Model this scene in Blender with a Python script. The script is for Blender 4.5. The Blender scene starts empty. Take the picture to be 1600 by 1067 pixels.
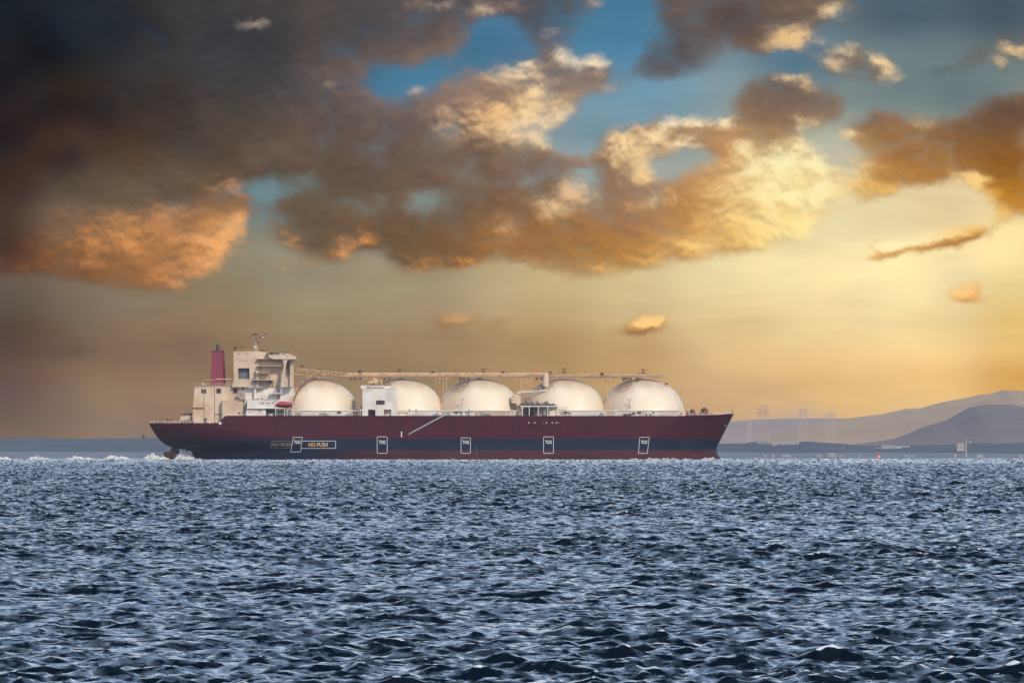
import bpy, bmesh, math, random
import numpy as np
from mathutils import Vector, Matrix
random.seed(7)
C = bpy.context.scene.collection
PI = math.pi

# ------------------------------------------------------------------ camera
F = 18960.0            # focal length in pixels of a 1600 px wide frame
EYE = 694.5            # image row of eye level
CAM_H = 5.0            # metres above the sea
RE = 7.4e6             # earth radius with refraction
cam = bpy.data.cameras.new("camera")
cam.sensor_width = 36.0
cam.lens = 36.0 * F / 1600.0
cam.clip_start = 1.0
cam.clip_end = 200000.0
camo = bpy.data.objects.new("camera", cam)
C.objects.link(camo)
camo.location = (0, 0, CAM_H)
camo.rotation_euler = (PI / 2 + math.atan((EYE - 533.5) / F), 0, 0)
bpy.context.scene.camera = camo

vs = bpy.context.scene.view_settings
vs.view_transform = 'Standard'
vs.look = 'None'
vs.exposure = 0.0
vs.gamma = 1.0
bpy.context.scene.cycles.volume_bounces = 0
bpy.context.scene.cycles.max_bounces = 6

# ------------------------------------------------------------------ sun
SUN_EL = math.radians(32)
SUN_AZ = math.radians(158)      # clockwise from +Y (view direction): behind the camera, to the right
sd = Vector((math.sin(SUN_AZ) * math.cos(SUN_EL), math.cos(SUN_AZ) * math.cos(SUN_EL), math.sin(SUN_EL)))
sun = bpy.data.lights.new("sun", 'SUN')
sun.energy = 2.7
sun.angle = math.radians(7.0)      # the sun is veiled by cloud
sun.color = (1.0, 0.83, 0.62)
suno = bpy.data.objects.new("sun", sun)
C.objects.link(suno)
suno.rotation_euler = sd.to_track_quat('Z', 'Y').to_euler()
suno.location = (0, -50, 300)

# ------------------------------------------------------------------ node helper
class NT:
    def __init__(s, tree):
        s.t = tree; s.n = tree.nodes; s.l = tree.links; s.n.clear()
    def new(s, typ, **kw):
        nd = s.n.new(typ)
        for k, v in kw.items(): setattr(nd, k, v)
        return nd
    def put(s, sock, v):
        if hasattr(v, 'links') or isinstance(v, bpy.types.NodeSocket): s.l.new(v, sock)
        elif v is not None: sock.default_value = v
    def m(s, op, a, b=None, c=None, clamp=False):
        nd = s.new('ShaderNodeMath', operation=op); nd.use_clamp = clamp
        s.put(nd.inputs[0], a); s.put(nd.inputs[1], b); s.put(nd.inputs[2], c)
        return nd.outputs[0]
    def v(s, op, a, b=None, c=None, scale=None):
        nd = s.new('ShaderNodeVectorMath', operation=op)
        s.put(nd.inputs[0], a); s.put(nd.inputs[1], b); s.put(nd.inputs[2], c)
        if scale is not None: s.put(nd.inputs['Scale'], scale)
        return nd.outputs['Value'] if op in ('LENGTH', 'DISTANCE', 'DOT_PRODUCT') else nd.outputs[0]
    def xyz(s, x, y, z=0.0):
        nd = s.new('ShaderNodeCombineXYZ')
        s.put(nd.inputs[0], x); s.put(nd.inputs[1], y); s.put(nd.inputs[2], z)
        return nd.outputs[0]
    def sep(s, v):
        nd = s.new('ShaderNodeSeparateXYZ'); s.put(nd.inputs[0], v); return nd.outputs
    def rng(s, v, a, b, c=0.0, d=1.0, mode='SMOOTHSTEP'):
        nd = s.new('ShaderNodeMapRange', interpolation_type=mode)
        for i, q in enumerate((v, a, b, c, d)): s.put(nd.inputs[i], q)
        return nd.outputs[0]
    def mix(s, f, a, b, blend='MIX'):
        nd = s.new('ShaderNodeMix', data_type='RGBA', blend_type=blend)
        nd.clamp_factor = True
        s.put(nd.inputs[0], f); s.put(nd.inputs[6], a); s.put(nd.inputs[7], b)
        return nd.outputs[2]
    def noise(s, vec, scale, detail=4.0, rough=0.5, dist=0.0, lac=2.0, color=False):
        nd = s.new('ShaderNodeTexNoise', noise_dimensions='3D')
        s.put(nd.inputs['Vector'], vec)
        nd.inputs['Scale'].default_value = scale; nd.inputs['Detail'].default_value = detail
        nd.inputs['Roughness'].default_value = rough; nd.inputs['Distortion'].default_value = dist
        nd.inputs['Lacunarity'].default_value = lac
        return nd.outputs['Color' if color else 'Fac']
    def voro(s, vec, scale, detail=0.0, rough=0.5, smooth=0.5):
        nd = s.new('ShaderNodeTexVoronoi', voronoi_dimensions='3D', feature='F1')
        s.put(nd.inputs['Vector'], vec)
        nd.inputs['Scale'].default_value = scale; nd.inputs['Detail'].default_value = detail
        nd.inputs['Roughness'].default_value = rough
        return nd.outputs['Distance']

def lin(c):
    """an 0-255 sRGB triple as linear values"""
    a = np.asarray(c, float) / 255.0
    return np.where(a <= 0.04045, a / 12.92, ((a + 0.055) / 1.055) ** 2.4)
# ------------------------------------------------------------------ sky
# Azimuth and elevation are measured in the same small unit (1/18960 rad); the
# tables below describe the sunset sky over the bearing the camera looks along.
U0, U1, V0, V1 = -320.0, 1920.0, -240.0, 760.0
NU, NV = 128, 124
gu = np.linspace(U0, U1, NU); gv = np.linspace(V0, V1, NV)
GU, GV = np.meshgrid(gu, gv, indexing='ij')

def smooth_table(pts, power=3.0, soft=45.0):
    """scattered (u, v, value...) read into a smooth table"""
    P = np.array([p[:2] for p in pts], float)
    Vv = np.array([p[2] for p in pts], float)
    d2 = (GU[..., None] - P[:, 0]) ** 2 + ((GV[..., None] - P[:, 1]) * 1.5) ** 2 + soft ** 2
    w = d2 ** (-power / 2 * 1.15)
    w /= w.sum(-1, keepdims=True)
    return np.einsum('uvp,pc->uvc', w, Vv if Vv.ndim > 1 else Vv[:, None])

def inside(poly):
    P = np.array(poly, float); r = np.zeros(GU.shape, bool)
    x0, y0 = P[-1]
    for x1, y1 in P:
        if y1 != y0:
            c = ((y0 > GV) != (y1 > GV)) & (GU < (x1 - x0) * (GV - y0) / (y1 - y0) + x0)
            r ^= c
        x0, y0 = x1, y1
    return r

def blur(a, su, sv):
    def k1(s):
        n = int(3 * s) + 1; x = np.arange(-n, n + 1); k = np.exp(-x * x / (2 * s * s)); return k / k.sum()
    for ax, s in ((0, su), (1, sv)):
        k = k1(s); n = len(k) // 2
        pad = [(0, 0), (0, 0)]; pad[ax] = (n, n)
        b = np.pad(a, pad, mode='edge'); a = sum(k[i] * np.take(b, range(i, i + a.shape[ax]), axis=ax) for i in range(len(k)))
    return a

# clouds: outline (azimuth, elevation rows), thickness
clouds = [
 ([(-400,-300),(520,-300),(500,60),(470,150),(470,250),(360,280),(300,300),(120,300),(-400,300)], 1.6),
 ([(-400,-300),(836,-300),(836,22),(838,88),(850,84),(905,88),(955,92),(950,112),(962,140),(905,158),(885,190),(850,205),(860,235),(910,250),(935,232),(955,205),(990,188),(1012,198),(1060,186),(1130,190),(1155,212),(1180,228),(1240,232),(1300,240),(1312,285),(1290,335),(1262,374),(1200,392),(1130,400),(1060,412),(960,430),(885,436),(800,404),(720,424),(640,424),(596,405),(580,378),(545,404),(480,402),(424,372),(440,335),(400,330),(372,342),(392,368),(352,402),(330,436),(262,458),(140,446),(80,432),(-400,450)], 1.0),
 ([(790,-300),(955,-300),(945,25),(905,48),(882,76),(850,96),(828,84),(790,60),(770,20)], 0.85),
 ([(1000,-300),(1340,-300),(1324,30),(1290,48),(1260,82),(1228,80),(1196,92),(1126,82),(1070,122),(1030,134),(998,124),(1000,90),(1030,50)], 0.95),
 ([(1282,62),(1332,68),(1392,90),(1412,120),(1390,142),(1352,126),(1310,128),(1280,98)], 0.75),
 ([(1424,112),(1462,104),(1504,94),(1512,58),(1560,50),(1700,40),(1700,102),(1540,104),(1450,124)], 0.55),
 ([(1318,192),(1362,176),(1440,190),(1508,182),(1520,156),(1600,144),(2000,120),(2000,340),(1600,342),(1566,346),(1540,302),(1492,282),(1400,302),(1336,322),(1314,292),(1342,242),(1320,216)], 1.0),
 ([(1142,176),(1168,134),(1200,114),(1258,122),(1328,166),(1292,190),(1256,210),(1240,250),(1170,232),(1140,205)], 1.0),
 ([(1480,452),(1506,448),(1532,454),(1522,468),(1486,468)], 2.0),
 ([(1556,456),(1582,456),(1582,465),(1556,465)], 1.9),
 ([(962,514),(998,499),(1030,494),(1034,504),(1004,519),(972,519)], 2.3),
 ([(1336,402),(1362,382),(1420,384),(1452,366),(1500,360),(1560,352),(1500,378),(1420,392),(1360,402)], 2.3),
 ([(664,494),(700,486),(738,494),(728,510),(680,508)], 1.3),
 ([(520,502),(560,500),(575,512),(530,516)], 0.9),
 ([(590,514),(650,510),(648,522),(600,524)], 0.8),
 ([(750,510),(795,506),(800,516),(760,520)], 0.7),
 ([(1186,514),(1220,514),(1222,521),(1190,522)], 1.6),
 ([(1392,568),(1440,566),(1470,574),(1440,580),(1400,578)], 1.1),
 ([(1540,560),(1600,556),(1600,566),(1545,572)], 0.7),
 ([(420,410),(480,404),(510,420),(450,440)], 0.6),
 ([(150,504),(230,498),(340,506),(420,512),(360,524),(240,522),(160,516)], 0.5),
 ([(-60,505),(60,498),(160,512),(330,524),(460,530),(420,552),(200,556),(-60,560)], 0.45),
 ([(470,540),(540,536),(560,548),(490,556)], 0.4),
 ([(30,486),(78,482),(84,496),(36,500)], 0.6),
 ([(1440,545),(1520,540),(1560,550),(1480,556)], 0.35),
 ([(340,445),(420,430),(400,452),(350,462)], 0.5),
]
openings = [
 ([(600,100),(640,106),(680,88),(715,78),(735,50),(770,24),(815,26),(830,60),(835,90),(815,103),(760,102),(700,102),(676,128),(668,142),(650,134),(628,135),(605,165),(585,155),(565,130)], 1.0),
 ([(512,62),(552,62),(556,90),(522,94)], 0.7),
 ([(580,50),(604,44),(612,58),(588,62)], 0.35),
 ([(365,290),(400,287),(450,292),(444,306),(415,320),(384,318)], 0.95),
 ([(455,276),(495,270),(500,292),(465,302)], 0.35),
 ([(640,306),(700,302),(694,330),(646,332)], 0.9),
 ([(200,36),(270,34),(280,84),(210,80)], 0.55),
 ([(300,-40),(390,-40),(392,6),(310,10)], 0.7),
 ([(395,325),(432,318),(425,350),(400,345)], 0.5),
 ([(60,-60),(140,-60),(140,20),(70,24)], 0.4),
 ([(888,266),(938,266),(934,296),(905,302),(890,290)], 1.0),
 ([(1020,262),(1030,240),(1062,232),(1064,262),(1046,286),(1024,282)], 1.0),
 ([(1062,240),(1100,230),(1116,246),(1100,262),(1064,268)], 0.9),
 ([(1262,204),(1298,186),(1314,194),(1306,212),(1280,224),(1260,220)], 0.95),
 ([(1320,232),(1346,226),(1342,256),(1324,264)], 0.7),
 ([(1228,268),(1246,262),(1250,280),(1232,286)], 0.5),
 ([(845,140),(870,136),(880,160),(858,170)], 0.3),
]
dens = np.zeros(GU.shape)
for poly, wgt in clouds: dens = np.maximum(dens, inside(poly) * wgt)
for poly, wgt in openings: dens = np.where(inside(poly), dens * (1 - wgt), dens)
dens = blur(dens, 1.0, 1.25)

clear = [(p[0], p[1], lin(p[2])) for p in [
 (-300,0,(8,20,34)),(0,0,(10,34,56)),(380,0,(22,66,100)),(230,60,(20,62,92)),(640,130,(74,126,158)),(760,60,(66,114,146)),(540,80,(60,100,125)),(960,10,(66,120,152)),(960,70,(72,130,165)),(1000,150,(100,146,168)),
 (1400,20,(74,96,112)),(1550,10,(66,84,98)),(1400,125,(106,126,130)),(1500,135,(100,120,126)),(1350,160,(122,140,142)),(1250,100,(86,122,142)),(940,200,(115,146,162)),(905,265,(150,165,165)),(1040,258,(158,166,158)),(1000,180,(122,150,166)),(400,300,(104,134,140)),(660,320,(128,140,136)),
 (1285,205,(165,170,155)),(1330,240,(190,185,165)),(1300,325,(248,232,180)),(1200,425,(246,228,172)),(1250,345,(235,220,172)),(1370,330,(240,218,170)),(1450,330,(232,208,160)),(1560,395,(255,228,165)),(1500,430,(226,208,160)),(1420,400,(255,236,176)),
 (1120,430,(230,212,160)),(1200,450,(232,212,160)),(1300,430,(250,230,174)),(1400,470,(255,236,180)),(1250,500,(240,212,155)),(1150,520,(222,190,140)),(1200,570,(222,182,130)),(1350,560,(240,200,140)),(1150,620,(208,168,120)),(1300,610,(230,185,118)),(1450,600,(246,200,128)),(1590,600,(220,165,90)),(1590,500,(232,195,120)),(1590,440,(230,205,140)),(1400,500,(255,225,165)),(1300,480,(250,225,168)),(1400,630,(238,196,130)),
 (450,460,(158,148,120)),(600,460,(165,150,120)),(800,460,(190,168,130)),(880,450,(198,176,130)),(980,450,(210,188,140)),(500,520,(150,130,100)),(700,530,(160,132,98)),(850,530,(178,144,98)),(600,570,(152,124,94)),(850,590,(175,140,98)),(1000,560,(192,152,104)),(550,430,(150,142,118)),(420,420,(140,135,115)),
 (0,470,(100,88,78)),(100,480,(118,112,96)),(200,480,(138,126,108)),(350,470,(145,128,100)),(350,500,(146,120,92)),(200,510,(138,112,90)),(40,495,(84,66,56)),(20,540,(82,62,52)),(100,540,(112,90,78)),(200,545,(120,96,82)),(300,540,(122,100,86)),(420,545,(140,116,94)),(270,570,(138,112,92)),(0,600,(98,74,62)),(60,600,(116,90,72)),(150,600,(142,115,90)),(180,630,(150,120,102)),(280,620,(148,122,100)),(20,650,(95,78,70)),(100,650,(126,108,96)),(180,670,(140,120,114)),(20,680,(125,108,100)),
 (1100,650,(196,158,122)),(1180,640,(206,166,118)),(1350,645,(222,180,132)),(1250,670,(176,158,148)),(1180,690,(160,160,170)),(1400,690,(160,155,164)),(1600,690,(120,120,130)),(1850,560,(190,140,76)),(1850,300,(180,150,100)),(1850,0,(50,66,80)),(1400,745,(150,158,176)),(800,745,(140,144,160)),(200,745,(112,116,134)),
 (0,760,(90,96,118)),(450,690,(150,134,130)),(900,690,(160,148,140)),(-300,500,(60,50,48)),(-300,700,(70,70,84))]]
clearT = smooth_table(clear)
shade = [(p[0], p[1], lin(p[2])) for p in [
 (-300,150,(16,13,14)),(0,20,(20,28,38)),(100,30,(26,38,50)),(60,90,(24,24,28)),(0,150,(28,20,20)),(50,150,(30,23,21)),(0,230,(32,22,19)),(100,250,(54,41,36)),(20,310,(52,40,28)),(90,325,(116,100,88)),(60,290,(62,50,44)),(0,380,(60,40,28)),(30,430,(96,60,38)),(150,60,(32,38,46)),(150,190,(44,34,31)),(250,150,(48,46,48)),(250,200,(66,54,50)),(180,260,(78,64,54)),(260,300,(96,82,68)),(180,300,(106,94,82)),(120,400,(140,94,58)),(200,360,(160,116,78)),(250,410,(160,108,66)),(350,370,(200,138,82)),
 (320,100,(58,64,70)),(400,60,(52,54,60)),(400,150,(70,66,66)),(340,230,(80,68,60)),(430,250,(96,84,74)),(450,310,(98,84,70)),(480,370,(98,80,64)),(600,210,(98,82,76)),(550,270,(90,76,66)),(500,200,(92,80,74)),(560,30,(76,72,74)),(640,370,(102,82,62)),(700,20,(88,80,80)),(620,160,(112,102,104)),(650,290,(106,88,74)),(720,250,(112,90,76)),(700,330,(100,84,72)),(700,390,(124,88,58)),(780,370,(160,112,66)),(780,300,(116,92,76)),
 (740,140,(150,122,104)),(860,180,(186,150,112)),(860,30,(74,78,88)),(880,125,(124,112,108)),(850,270,(110,92,84)),(880,350,(150,108,68)),(930,385,(168,116,64)),(960,330,(148,106,74)),(950,260,(140,112,96)),(1000,340,(152,112,84)),(1000,400,(188,136,70)),(960,215,(168,134,106)),(1060,335,(190,134,74)),(1100,375,(216,156,84)),(1120,290,(196,140,84)),(1150,245,(214,150,76)),(1095,215,(166,136,110)),(1000,290,(150,120,98)),(1190,290,(252,214,136)),(1250,280,(255,232,160)),(1290,250,(252,226,160)),(1200,345,(250,214,140)),(1250,360,(252,230,160)),
 (1150,30,(84,72,70)),(1060,110,(84,82,88)),(1030,80,(76,76,84)),(1250,50,(112,92,80)),(1340,95,(112,94,84)),(1460,108,(78,80,84)),(1560,80,(100,92,84)),(1210,140,(104,92,90)),(1200,175,(114,94,86)),(1250,190,(122,98,84)),(1190,225,(176,128,80)),(1290,160,(110,94,86)),(1340,190,(114,88,72)),(1400,235,(146,100,62)),(1500,205,(120,84,58)),(1560,175,(98,76,64)),(1450,262,(166,112,54)),(1570,255,(138,88,34)),(1570,315,(188,128,42)),(1380,292,(188,132,72)),(1350,305,(200,146,80)),(1800,250,(120,90,50)),
 (1400,390,(212,156,88)),(1500,460,(222,160,88)),(1570,460,(222,160,88)),(250,510,(150,114,88)),(100,530,(96,74,64)),(300,540,(116,94,80)),(-50,530,(70,54,48)),(515,546,(140,114,90)),(1000,508,(178,130,86)),(700,500,(160,124,88)),(560,510,(150,122,94)),(1430,572,(214,160,100)),(1200,518,(216,168,110))]]
shadeT = smooth_table(shade)
glow = [(p[0], p[1], lin(p[2])) for p in [
 (0,100,(36,34,38)),(0,250,(60,42,36)),(0,400,(150,98,62)),(200,380,(226,152,92)),(370,370,(240,172,106)),(200,200,(70,60,56)),(200,60,(50,60,72)),(400,35,(190,170,156)),(320,50,(110,110,116)),(420,150,(90,82,80)),(350,290,(206,160,128)),(460,400,(226,160,106)),
 (560,130,(176,150,132)),(640,145,(226,200,178)),(560,250,(110,94,84)),(700,290,(140,116,104)),(760,170,(246,192,132)),(860,160,(255,222,168)),(900,95,(250,228,192)),(800,10,(206,180,156)),(600,390,(226,150,84)),(700,415,(232,160,80)),(880,430,(236,180,100)),(840,215,(240,214,170)),(890,300,(226,186,146)),
 (980,220,(255,216,158)),(1000,270,(250,206,140)),(1080,190,(255,232,190)),(1000,410,(240,184,104)),(1150,350,(255,212,122)),(1250,270,(255,246,190)),(1200,320,(255,240,180)),(1200,120,(250,214,160)),(1270,140,(232,192,140)),(1230,60,(226,180,120)),(1300,35,(240,210,170)),(1050,60,(120,104,96)),(1380,110,(255,218,160)),(1300,70,(250,222,180)),(1580,80,(246,204,150)),
 (1350,200,(250,212,150)),(1400,300,(246,190,90)),(1520,280,(248,206,130)),(1560,160,(150,124,94)),(1440,190,(200,160,112)),(1600,340,(236,176,76)),(1400,380,(255,240,185)),(1500,450,(255,214,140)),(1010,500,(255,208,136)),(700,490,(206,160,108)),(560,505,(180,140,100)),(1430,570,(240,190,120)),(300,20,(40,80,110)),(1800,200,(180,130,80)),(-300,200,(30,24,24))]]
glowT = smooth_table(glow)
# how much of each cloud faces the light
lit = [(395,38,16,6,.7),(323,52,11,4,.5),(517,130,12,10,.6),(645,137,18,8,.75),(697,105,9,4,.6),(640,160,30,22,.15),(725,195,38,28,.75),(705,180,20,18,.5),(770,185,35,28,.8),(790,115,18,14,.8),(765,110,12,10,.5),(680,8,50,6,.4),(760,14,30,6,.5),(585,52,14,6,.25),(695,305,6,4,.7),(355,292,24,11,.6),(185,283,8,6,.2),(90,325,50,16,.3),(200,370,110,35,.6),(320,395,55,35,.75),(360,362,30,22,.85),(290,425,50,25,.6),(270,335,50,15,.5),(124,408,10,5,.8),(45,430,28,18,.55),(60,395,50,20,.25),(445,400,25,25,.75),(490,408,30,10,.55),(560,378,28,12,.75),(540,395,14,14,.6),(595,412,16,14,.7),(640,424,40,9,.75),(720,418,60,9,.75),(590,440,25,8,.5),(790,355,14,18,.55),(770,280,15,6,.2),
(815,110,25,12,.9),(812,190,50,28,.95),(840,150,25,30,.7),(880,175,14,8,.8),(855,215,20,10,.7),(815,222,8,8,.6),(885,88,14,6,.95),(915,95,22,9,.9),(940,92,14,6,.9),(955,145,10,6,.4),(862,52,10,6,.4),(808,10,8,10,.4),(932,2,10,4,.5),(990,190,8,5,.9),(975,225,26,26,.85),(950,228,10,12,.6),(1010,240,8,14,.9),(1025,220,9,12,.95),(1055,190,14,7,.98),(1085,187,16,6,.98),(1125,190,10,7,.98),(1040,198,10,6,.9),(1075,230,20,9,.85),(1110,245,10,8,.7),(1155,235,14,16,.8),(1005,272,18,9,.95),(895,300,22,12,.85),(870,320,25,18,.8),(850,330,15,15,.6),(910,312,18,10,.6),(1035,312,14,9,.75),(990,325,25,6,.4),
(1180,262,40,20,.9),(1225,255,28,30,1),(1210,300,40,25,.85),(1260,235,22,12,.95),(1290,228,20,12,.9),(1315,215,14,14,.7),(1280,262,12,22,.95),(1250,308,45,14,.95),(1195,345,15,8,1),(1150,340,50,20,.6),(1120,365,60,14,.5),(1200,372,50,12,.9),(1240,375,22,8,.95),(1100,385,70,10,.7),(1030,405,60,8,.6),(950,425,40,8,.6),(880,437,30,6,.6),(1150,300,40,20,.7),(1290,300,25,15,.8),(820,412,30,7,.6),(1285,368,12,6,.5),(1235,119,14,5,.95),(1273,125,6,7,.95),(1255,200,12,12,.6),(1232,60,28,24,.75),(1243,72,12,8,.9),(1308,18,14,8,.8),(1055,12,8,10,.3),(1292,65,7,6,.9),(1315,73,16,6,.9),(1283,92,6,6,.7),(1378,92,12,10,.9),(1400,118,12,10,.95),(1388,135,8,5,.95),(1310,105,12,10,.5),(1565,70,8,5,.8),(1588,82,14,6,.95),(1562,96,10,7,.8),(1343,177,7,3,.95),(1438,189,8,3,.95),(1590,160,8,5,.4),
(1340,270,22,16,.75),(1318,300,10,10,.5),(1400,298,60,8,.6),(1510,283,30,12,.9),(1500,300,20,8,.8),(1540,310,18,10,.6),(1580,338,40,8,.7),(1550,340,30,10,.7),(1390,383,10,5,.9),(1465,357,10,6,.95),(1430,372,30,5,.9),(1345,398,20,4,.6),(1500,360,40,6,.6),(1015,500,14,5,.9),(1505,459,24,8,.35),(1567,459,14,5,.3),(720,494,16,6,.7),(1000,508,20,7,.3),(1700,330,90,14,.6),(-120,400,120,40,.3)]
litT = np.full(GU.shape, 0.03)
for a_, b_, rx, ry, val in lit:
    dd = ((GU - a_) / (rx * 1.15 + 5)) ** 2 + ((GV - b_) / (ry * 1.15 + 5)) ** 2
    litT = np.maximum(litT, val * np.exp(-dd ** 1.1))
litT = blur(litT, 0.55, 0.6)[..., None]
# the tables are what is seen through the sea haze: take the haze's own share out
HAZE_D, HAZE_TOP, HAZE_L = 1.2e-5, 92.0, np.array([0.29, 0.31, 0.43])
path = np.minimum(18900.0, HAZE_TOP / np.maximum((EYE - GV) / F, 1e-4)); Tr = np.exp(-HAZE_D * path)[..., None]
clearT, shadeT, glowT = [np.maximum((q - HAZE_L * (1 - Tr)) / Tr, 0.002) for q in (clearT, shadeT, glowT)]

def factor(M, k):
    """M (u, v, c) as sum_k A_k(u) B_kc(v)"""
    nu, nv, nc = M.shape
    Um, S, Vt = np.linalg.svd(M.reshape(nu, nv * nc), full_matrices=False)
    r = np.sqrt(S[:k])
    return Um[:, :k] * r, (Vt[:k] * r[:, None]).reshape(k, nv, nc)

world = bpy.data.worlds.new("World")
bpy.context.scene.world = world
world.use_nodes = True
W = NT(world.node_tree)

def curves3(nt, x, cols):
    """three tabulated functions of x (0..1) as one vector"""
    lo = [float(c.min()) for c in cols]; hi = [float(c.max()) + 1e-6 for c in cols]
    nd = nt.new('ShaderNodeRGBCurve')
    cm = nd.mapping; cm.use_clip = True
    for j, c in enumerate(cols):
        cv = cm.curves[j]; n = len(c)
        ys = (c - lo[j]) / (hi[j] - lo[j])
        cv.points[0].location = (0.0, float(ys[0])); cv.points[1].location = (1.0, float(ys[-1]))
        for i in range(1, n - 1): cv.points.new(i / (n - 1), float(ys[i]))
    cm.update()
    nt.put(nd.inputs['Color'], x)
    return nt.v('MULTIPLY_ADD', nd.outputs[0], tuple(h - l for h, l in zip(hi, lo)), tuple(lo))

def after(nt, v, s):
    """v itself, but worked out only once the number s is known (keeps few values alive at a time)"""
    return v if s is None else nt.v('ADD', v, nt.v('SCALE', (1.0, 1.0, 1.0), scale=nt.m('MULTIPLY', s, 1e-9)))

def table(nt, xu, xv, M, k, prev=None):
    """evaluate the table at (xu, xv); k a multiple of 3; gives one socket per channel"""
    A, B = factor(M, k)
    out = [None] * M.shape[2]
    for i in range(k // 3):
        fu = curves3(nt, after(nt, xu, prev), [A[:, 3 * i + j] for j in range(3)])
        for c in range(M.shape[2]):
            fv = curves3(nt, after(nt, xv, prev), [B[3 * i + j, :, c] for j in range(3)])
            d = nt.v('DOT_PRODUCT', fu, fv)
            prev = out[c] = d if out[c] is None else nt.m('ADD', out[c], d)
    return out

def ggroup(name, ins, outs):
    g = bpy.data.node_groups.new(name, 'ShaderNodeTree')
    for n, t in ins: g.interface.new_socket(n, in_out='INPUT', socket_type=t)
    for n, t in outs: g.interface.new_socket(n, in_out='OUTPUT', socket_type=t)
    nt = NT(g)
    return g, nt, nt.new('NodeGroupInput'), nt.new('NodeGroupOutput')

# cloud thickness at a point (u, v rows) of the sky
dg, D, gi, go = ggroup("cloud_thickness", [("P", 'NodeSocketVector')], [("Thick", 'NodeSocketFloat')])
P = gi.outputs[0]
q = D.v('SCALE', P, scale=0.01)
w1 = D.v('SUBTRACT', D.noise(q, 0.55, 3, 0.5, color=True), (0.5, 0.5, 0.5))
w2 = D.v('SUBTRACT', D.noise(q, 2.2, 5, 0.6, color=True), (0.5, 0.5, 0.5))
Pw = D.v('ADD', D.v('MULTIPLY_ADD', w1, (20, 16, 0), P), D.v('MULTIPLY', w2, (34, 26, 0)))
s_ = D.sep(Pw)
xu = D.m('MULTIPLY_ADD', s_[0], 1 / (U1 - U0), -U0 / (U1 - U0), clamp=True)
xv = D.m('MULTIPLY_ADD', s_[1], 1 / (V1 - V0), -V0 / (V1 - V0), clamp=True)
cu = D.xyz(xu, xu, xu); cv_ = D.xyz(xv, xv, xv)
base = table(D, cu, cv_, dens[..., None], 36)[0]
qs = D.v('MULTIPLY', q, (1.0, 1.35, 1.0))
qw = D.v('MULTIPLY_ADD', w2, (0.35, 0.35, 0.0), qs)
puff = D.voro(qw, 2.2, 2.0, 0.45, 0.6)
fb = D.noise(qs, 1.5, 9, 0.58, 0.25)
t = D.m('ADD', base, D.m('MULTIPLY', D.m('SUBTRACT', 0.45, puff), 0.36))
t = D.m('ADD', t, D.m('MULTIPLY', D.m('SUBTRACT', fb, 0.5), 1.15))
gate = D.rng(base, 0.0, 0.16)
t = D.m('MULTIPLY', t, gate)
D.l.new(t, go.inputs[0])

tc = W.new('ShaderNodeTexCoord')
d = W.sep(tc.outputs['Generated'])
az = W.m('ARCTAN2', d[0], d[1])
el = W.m('ARCSINE', d[2])
u = W.m('MULTIPLY_ADD', az, F, 800.0)
v = W.m('MULTIPLY_ADD', el, -F, EYE)
PW = W.xyz(u, v, 0.0)
def thick(p):
    nd = W.new('ShaderNodeGroup'); nd.node_tree = dg
    W.put(nd.inputs[0], p); return nd.outputs[0]
t0 = thick(PW)
# the light comes from low on the right, behind the clouds: shift towards it
g1 = W.v('NORMALIZE', W.v('SUBTRACT', (1330.0, 330.0, 0.0), PW))
t1 = thick(after(W, W.v('MULTIPLY_ADD', g1, (22, 22, 0), PW), t0))
t2 = thick(after(W, W.v('ADD', PW, (2.0, -7.0, 0.0)), t1))
xu = W.m('MULTIPLY_ADD', u, 1 / (U1 - U0), -U0 / (U1 - U0), clamp=True)
xv = W.m('MULTIPLY_ADD', v, 1 / (V1 - V0), -V0 / (V1 - V0), clamp=True)
cu = W.xyz(xu, xu, xu); cv_ = W.xyz(xv, xv, xv)
wl = W.v('SUBTRACT', W.noise(W.v('SCALE', PW, scale=0.028), 1.0, 6, 0.66, color=True), (0.5, 0.5, 0.5))
sl_ = W.sep(W.v('MULTIPLY_ADD', wl, (46, 36, 0), PW))
xl = W.m('MULTIPLY_ADD', sl_[0], 1 / (U1 - U0), -U0 / (U1 - U0), clamp=True)
yl = W.m('MULTIPLY_ADD', sl_[1], 1 / (V1 - V0), -V0 / (V1 - V0), clamp=True)
litF = table(W, W.xyz(xl, xl, xl), W.xyz(yl, yl, yl), litT, 33, t2)[0]
cl_ = table(W, cu, cv_, clearT, 15, litF); clearC = W.xyz(*cl_)
sh_ = table(W, cu, cv_, shadeT, 15, cl_[2]); shadeC = W.xyz(*sh_)
glowC = W.xyz(*table(W, cu, cv_, glowT, 15, sh_[2]))
alpha = W.rng(t0, -0.04, 0.92)
edge = W.m('SUBTRACT', t0, t1)            # >0 where the side towards the light is thinner
edge2 = W.m('SUBTRACT', t0, t2)           # >0 at upper edges
soft = W.m('MULTIPLY', edge, 1.0)
crisp = W.m('MULTIPLY', edge2, 1.6)
thin = W.rng(t0, 0.35, 1.05, 1.0, 0.0)
k = W.m('MULTIPLY', W.m('ADD', soft, crisp), W.m('MULTIPLY_ADD', litF, 1.3, 0.12))
k = W.m('ADD', k, W.m('MULTIPLY', thin, W.m('MULTIPLY_ADD', litF, 0.5, 0.0)))
k = W.m('ADD', k, W.m('MULTIPLY_ADD', litF, 1.05, -0.16))
k = W.rng(k, -0.05, 1.25)
dark = W.m('ADD', W.m('MULTIPLY_ADD', edge, 0.3, 1.0), W.m('MULTIPLY', edge2, 0.55))
dark = W.m('MAXIMUM', W.m('MINIMUM', dark, 1.3), 0.76)
cloudC = W.mix(k, W.v('SCALE', shadeC, scale=dark), glowC)
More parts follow.
